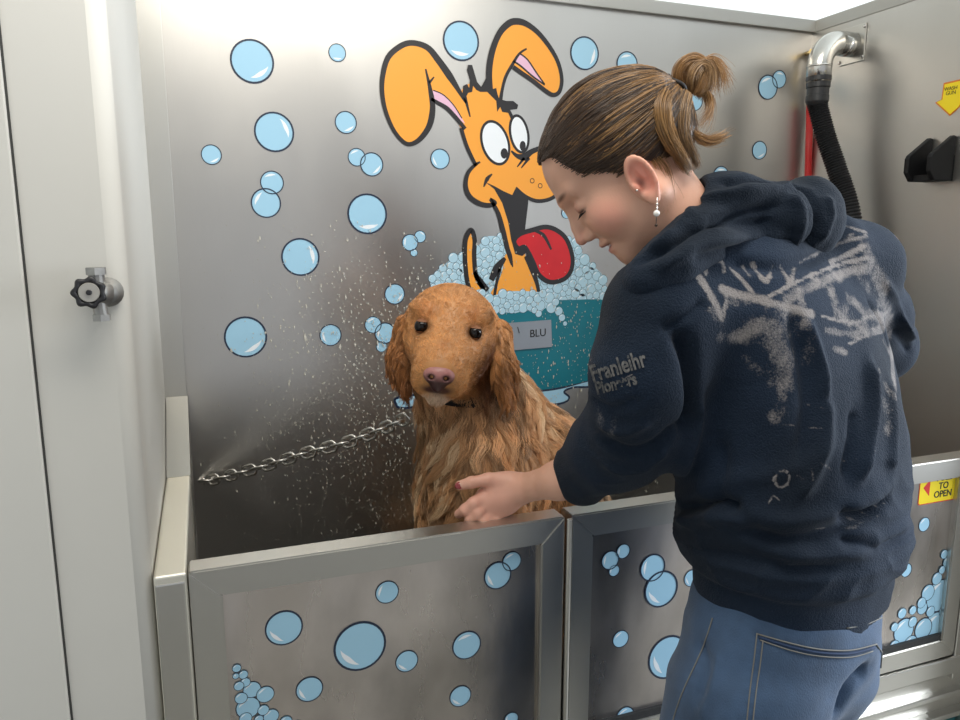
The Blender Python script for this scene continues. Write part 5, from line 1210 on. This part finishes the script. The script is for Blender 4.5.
# valve on the white wall
VB = mat('black_plastic_knob', srgb(34, 33, 36), 0.4); VM = mat('valve_metal', (0.42, 0.41, 0.39, 1), 0.5, 0.8, noise=(60, (0.26, 0.25, 0.24, 1), 0.5)); VD = mat('valve_dial', srgb(176, 172, 164), 0.3, metal=0.5)
vc = onY(108, 292, YF-0.001); vk = onY(89, 292.5, YF-0.045); ax = nrm(CAM-vk+np.array([0.1, 0, 0.1])*0)
vv = empty('shutoff_valve', tuple(vc)); tag(vv, 'small shut-off valve with black lobed knob on the white wall', 'valve')
bx = vc*0.45+vk*0.55
MB().lathe([(0.019, 0), (0.019, 0.004), (0.014, 0.006), (0.014, 0.026)], vc, (0, -1, 0), 20).tube([vc+[0, -0.02, 0], vk+[0.002, 0.010, 0]], [0.015, 0.012], 16).build('valve_body', VM, vv, smooth=True)
MB().tube([bx+[0, 0, 0.004], bx+[0, 0, 0.024]], 0.0095, 14).lathe([(0.0125, 0), (0.0125, 0.009)], bx+np.array([0, 0, 0.022]), (0, 0, 1), 6).build('fitting', VM, vv)
MB().tube([bx+[0, 0, -0.004], bx+[0.002, 0, -0.030]], 0.0085, 14).lathe([(0.0110, 0), (0.0110, 0.008)], bx+np.array([0.002, 0, -0.036]), (0, 0, 1), 6).build('fitting', VM, vv)
kn = MB().lathe([(0.006, -0.006), (0.0175, -0.006), (0.0188, -0.002), (0.0188, 0.004), (0.0172, 0.007), (0.0130, 0.007), (0.0122, 0.005)], vk, ax, 56, lobes=7, amp=0.095).build('knob', VB, vv, smooth=True)
MB().lathe([(0.0120, 0.003), (0.0120, 0.0075), (0.0112, 0.0085)], vk, ax, 28).build('dial', VD, kn); MB().lathe([(0.0035, 0.009), (0.0035, 0.0115), (0.0025, 0.012)], vk, ax, 12).build('screw', VB, kn)
# vacuum pipe elbow and black hose in the far corner
PS = mat('polished_pipe', (0.66, 0.64, 0.60, 1), 0.22, 1.0); HB2 = mat('black_ribbed_hose', srgb(34, 34, 36), 0.4)
fl = onX(853, 45, XR-0.001)
p_el = [onX(853, 45, XR-0.001), onX(853, 45, XR-0.001)+[-0.035, 0, 0.002]]
def pX(px, py, off): return onX(px, py, XR-off)
ypl = fl[1]
e0_, = [fl]; R_ = 0.062; r_ = 0.030; HX = 0.048
pts = [fl+np.array([-0.004, 0, 0]), fl+np.array([-HX, 0, 0])]
for a in np.linspace(0, math.pi/2, 9): pts.append(fl+np.array([-HX-R_*math.sin(a), -0.004*math.sin(a), -R_+R_*math.cos(a)]))
pts.append(pts[-1]+np.array([0, -0.001, -0.040]))
pe = empty('vacuum_pipe', tuple(fl)); tag(pe, 'bent shiny metal pipe elbow fixed high on the right steel wall', 'pipe')
MB().tube(pts, r_, 24).build('elbow', PS, pe, smooth=True)
MB().tube([pts[-2]+[0, 0, 0.003], pts[-2]+[0, 0, -0.003]], r_+0.0012, 24).build('weld_ring', PS, pe, smooth=True)
m = MB(); m.box(fl+[-0.003, -0.040, -0.046], fl+[0.0, 0.040, 0.046], bev=0.0012); m.build('flange', FRAME, pe)
for sy in (-1, 1):
    for sz in (-1, 1): MB().lathe([(0.0045, 0), (0.0045, 0.002), (0.003, 0.004)], fl+np.array([-0.003, sy*0.037, sz*0.037]), (-1, 0, 0), 8).build('screw', PS, pe)
he = pts[-1]
ho = empty('vacuum_hose', tuple(he)); tag(ho, 'black ribbed vacuum hose hanging from the metal elbow behind the woman', 'hose')
G2 = [he+np.array([0, 0, 0.016]), he+np.array([0.0, 0, -0.05])]
hp = [he+np.array([0, 0, -0.05]), he+np.array([0.016, -0.020, -0.13]), he+np.array([0.034, -0.050, -0.22]), he+np.array([0.050, -0.085, -0.32]), he+np.array([0.050, -0.12, -0.46]), he+np.array([0.02, -0.13, -0.58])]
GG = crom(hp, False, 30); rr_ = []; PP = []
for i, p in enumerate(GG): PP.append(p); rr_.append(0.0218 if i % 2 else 0.0255)
MB().tube(PP, rr_, 20).build('ribbed_tube', HB2, ho, smooth=False)
MB().lathe([(0.029, 0.016), (0.0305, 0.014), (0.0305, 0.004), (0.029, 0.002), (0.029, -0.012), (0.0268, -0.014), (0.0268, -0.030), (0.0282, -0.032), (0.0282, -0.046), (0.0255, -0.052), (0.022, -0.058)], he+np.array([0, 0, 0]), (0, 0, 1), 28).build('cuff', HB2, ho, smooth=False)
# red hose / pipe in the corner with brass fitting
RED = mat('red_rubber_hose', srgb(196, 36, 34), 0.4); BRS = mat('brass', (0.80, 0.60, 0.28, 1), 0.25, 1.0)
rt = onY(810, 104, YB-0.03); rb_ = onY(808, 180, YB-0.03)
rh = empty('water_hose', tuple(rt)); tag(rh, 'red water hose dropping down the corner beside the black hose', 'hose')
dn = nrm(rb_-rt)
MB().tube([rt, rt+dn*0.15, rt+dn*0.35, rt+dn*0.60+np.array([0, -0.02, 0])], 0.0095, 14).build('tube', RED, rh, smooth=True)
bf = rt-dn*0.0; up_ = onY(809, 51, YB-0.03)
MB().lathe([(0.010, -0.004), (0.010, 0.008), (0.008, 0.010)], rt, (0, 0, 1), 8).build('fitting', BRS, rh)
MB().tube([rt+[0, 0, 0.008], [rt[0], rt[1], up_[2]-0.01]], 0.006, 12).build('riser', BRS, rh, smooth=True)
MB().tube([[rt[0]-0.004, rt[1], up_[2]], [rt[0]+0.045, rt[1], up_[2]+0.003]], 0.008, 12).build('fitting', BRS, rh, smooth=True)
MB().lathe([(0.011, 0), (0.011, 0.012)], [rt[0], rt[1], up_[2]-0.006], (0, 0, 1), 6).build('fitting', BRS, rh)
MB().tube([[rt[0], rt[1], up_[2]], [rt[0], YB-0.002, up_[2]]], 0.006, 12).build('fitting', BRS, rh, smooth=True)
# arrow sign on the right wall
aq = [(944, 83), (966, 78), (964, 101), (959, 108), (950, 116), (935.4, 102.7), (941.7, 99.6)]
def xpoly(q, x, th): 
    P = [onX(a, b, x) for a, b in q]; n = len(P); vs = [(x-th, p[1], p[2]) for p in P]+[(x-0.0002, p[1], p[2]) for p in P]
    return vs, [tuple(range(n))[::-1], tuple(range(n, 2*n))]+[(i, (i+1) % n, (i+1) % n+n, i+n) for i in range(n)]
OR2 = mat('orange_edge_print', srgb(214, 120, 30), 0.4)
ag = empty('arrow_sign', tuple(onX(950, 98, XR))); tag(ag, 'yellow arrow sign pointing down to the left on the right wall', 'sign')
q0 = np.mean(aq, axis=0)
vs, fs = xpoly(aq, XR, 0.0012); MB().add(vs, fs).build('backing', OR2, ag)
vs, fs = xpoly([tuple(q0+(np.array(p)-q0)*0.90) for p in aq], XR-0.0012, 0.0006); MB().add(vs, fs).build('face', YEL, ag)
tv = nrm(onX(960, 86, XR)-onX(946, 88.5, XR)); 
for t, (x, y) in (('WASH', (951.5, 88.5)), ('GUN', (951.5, 93))): text_mesh('lettering', t, 0.0112, tuple(onX(x, y, XR)+np.array([-0.0022, 0, 0])), tv, (0, 0, 1), BLK, ag, sx=1.0)
# black nozzle holder
BKP = mat('black_holder_plastic', srgb(16, 16, 18), 0.55, spec=0.3)
hb = empty('nozzle_holder', tuple(onX(940, 165, XR))); tag(hb, 'black angular plastic holder mounted below the yellow arrow', 'holder')
def xplate(q, x0, x1, name):
    P = [onX(a, b, XR) for a, b in q]; n = len(P); vs = [(x0, p[1], p[2]) for p in P]+[(x1, p[1], p[2]) for p in P]
    o = mobj(name, vs, [tuple(range(n))[::-1], tuple(range(n, 2*n))]+[(i, (i+1) % n, (i+1) % n+n, i+n) for i in range(n)], BKP, hb)
    b = o.modifiers.new('b', 'BEVEL'); b.width = 0.0025; b.segments = 2; return o
c1 = onX(930, 165, XR); zt, zb2 = c1[2]+0.045, c1[2]-0.040
def yplate(y0, y1, name):
    prof = [(XR-0.001, zt+0.014), (XR-0.010, zt+0.016), (XR-0.070, zt-0.026), (XR-0.074, zt-0.034), (XR-0.074, zb2+0.020), (XR-0.058, zb2), (XR-0.001, zb2)]
    n = len(prof); vs = [(x, y0, z) for x, z in prof]+[(x, y1, z) for x, z in prof]
    o = mobj(name, vs, [tuple(range(n)), tuple(range(n, 2*n))[::-1]]+[((i+1) % n, i, i+n, (i+1) % n+n) for i in range(n)], BKP, hb); b = o.modifiers.new('b', 'BEVEL'); b.width = 0.002; b.segments = 2
ya = c1[1]
yplate(ya-0.004, ya+0.008, 'side_plate'); yplate(ya-0.062, ya-0.050, 'side_plate')
MB().box((XR-0.006, ya-0.062, zb2), (XR-0.001, ya+0.008, zt-0.028)).box((XR-0.055, ya-0.05, zb2), (XR-0.001, ya-0.004, zb2+0.014), bev=0.002).build('back_plate', BKP, hb)
MB().lathe([(0.006, 0), (0.006, 0.004)], (XR-0.006, ya-0.027, zb2+0.03), (-1, 0, 0), 8).build('screw', PS, hb)
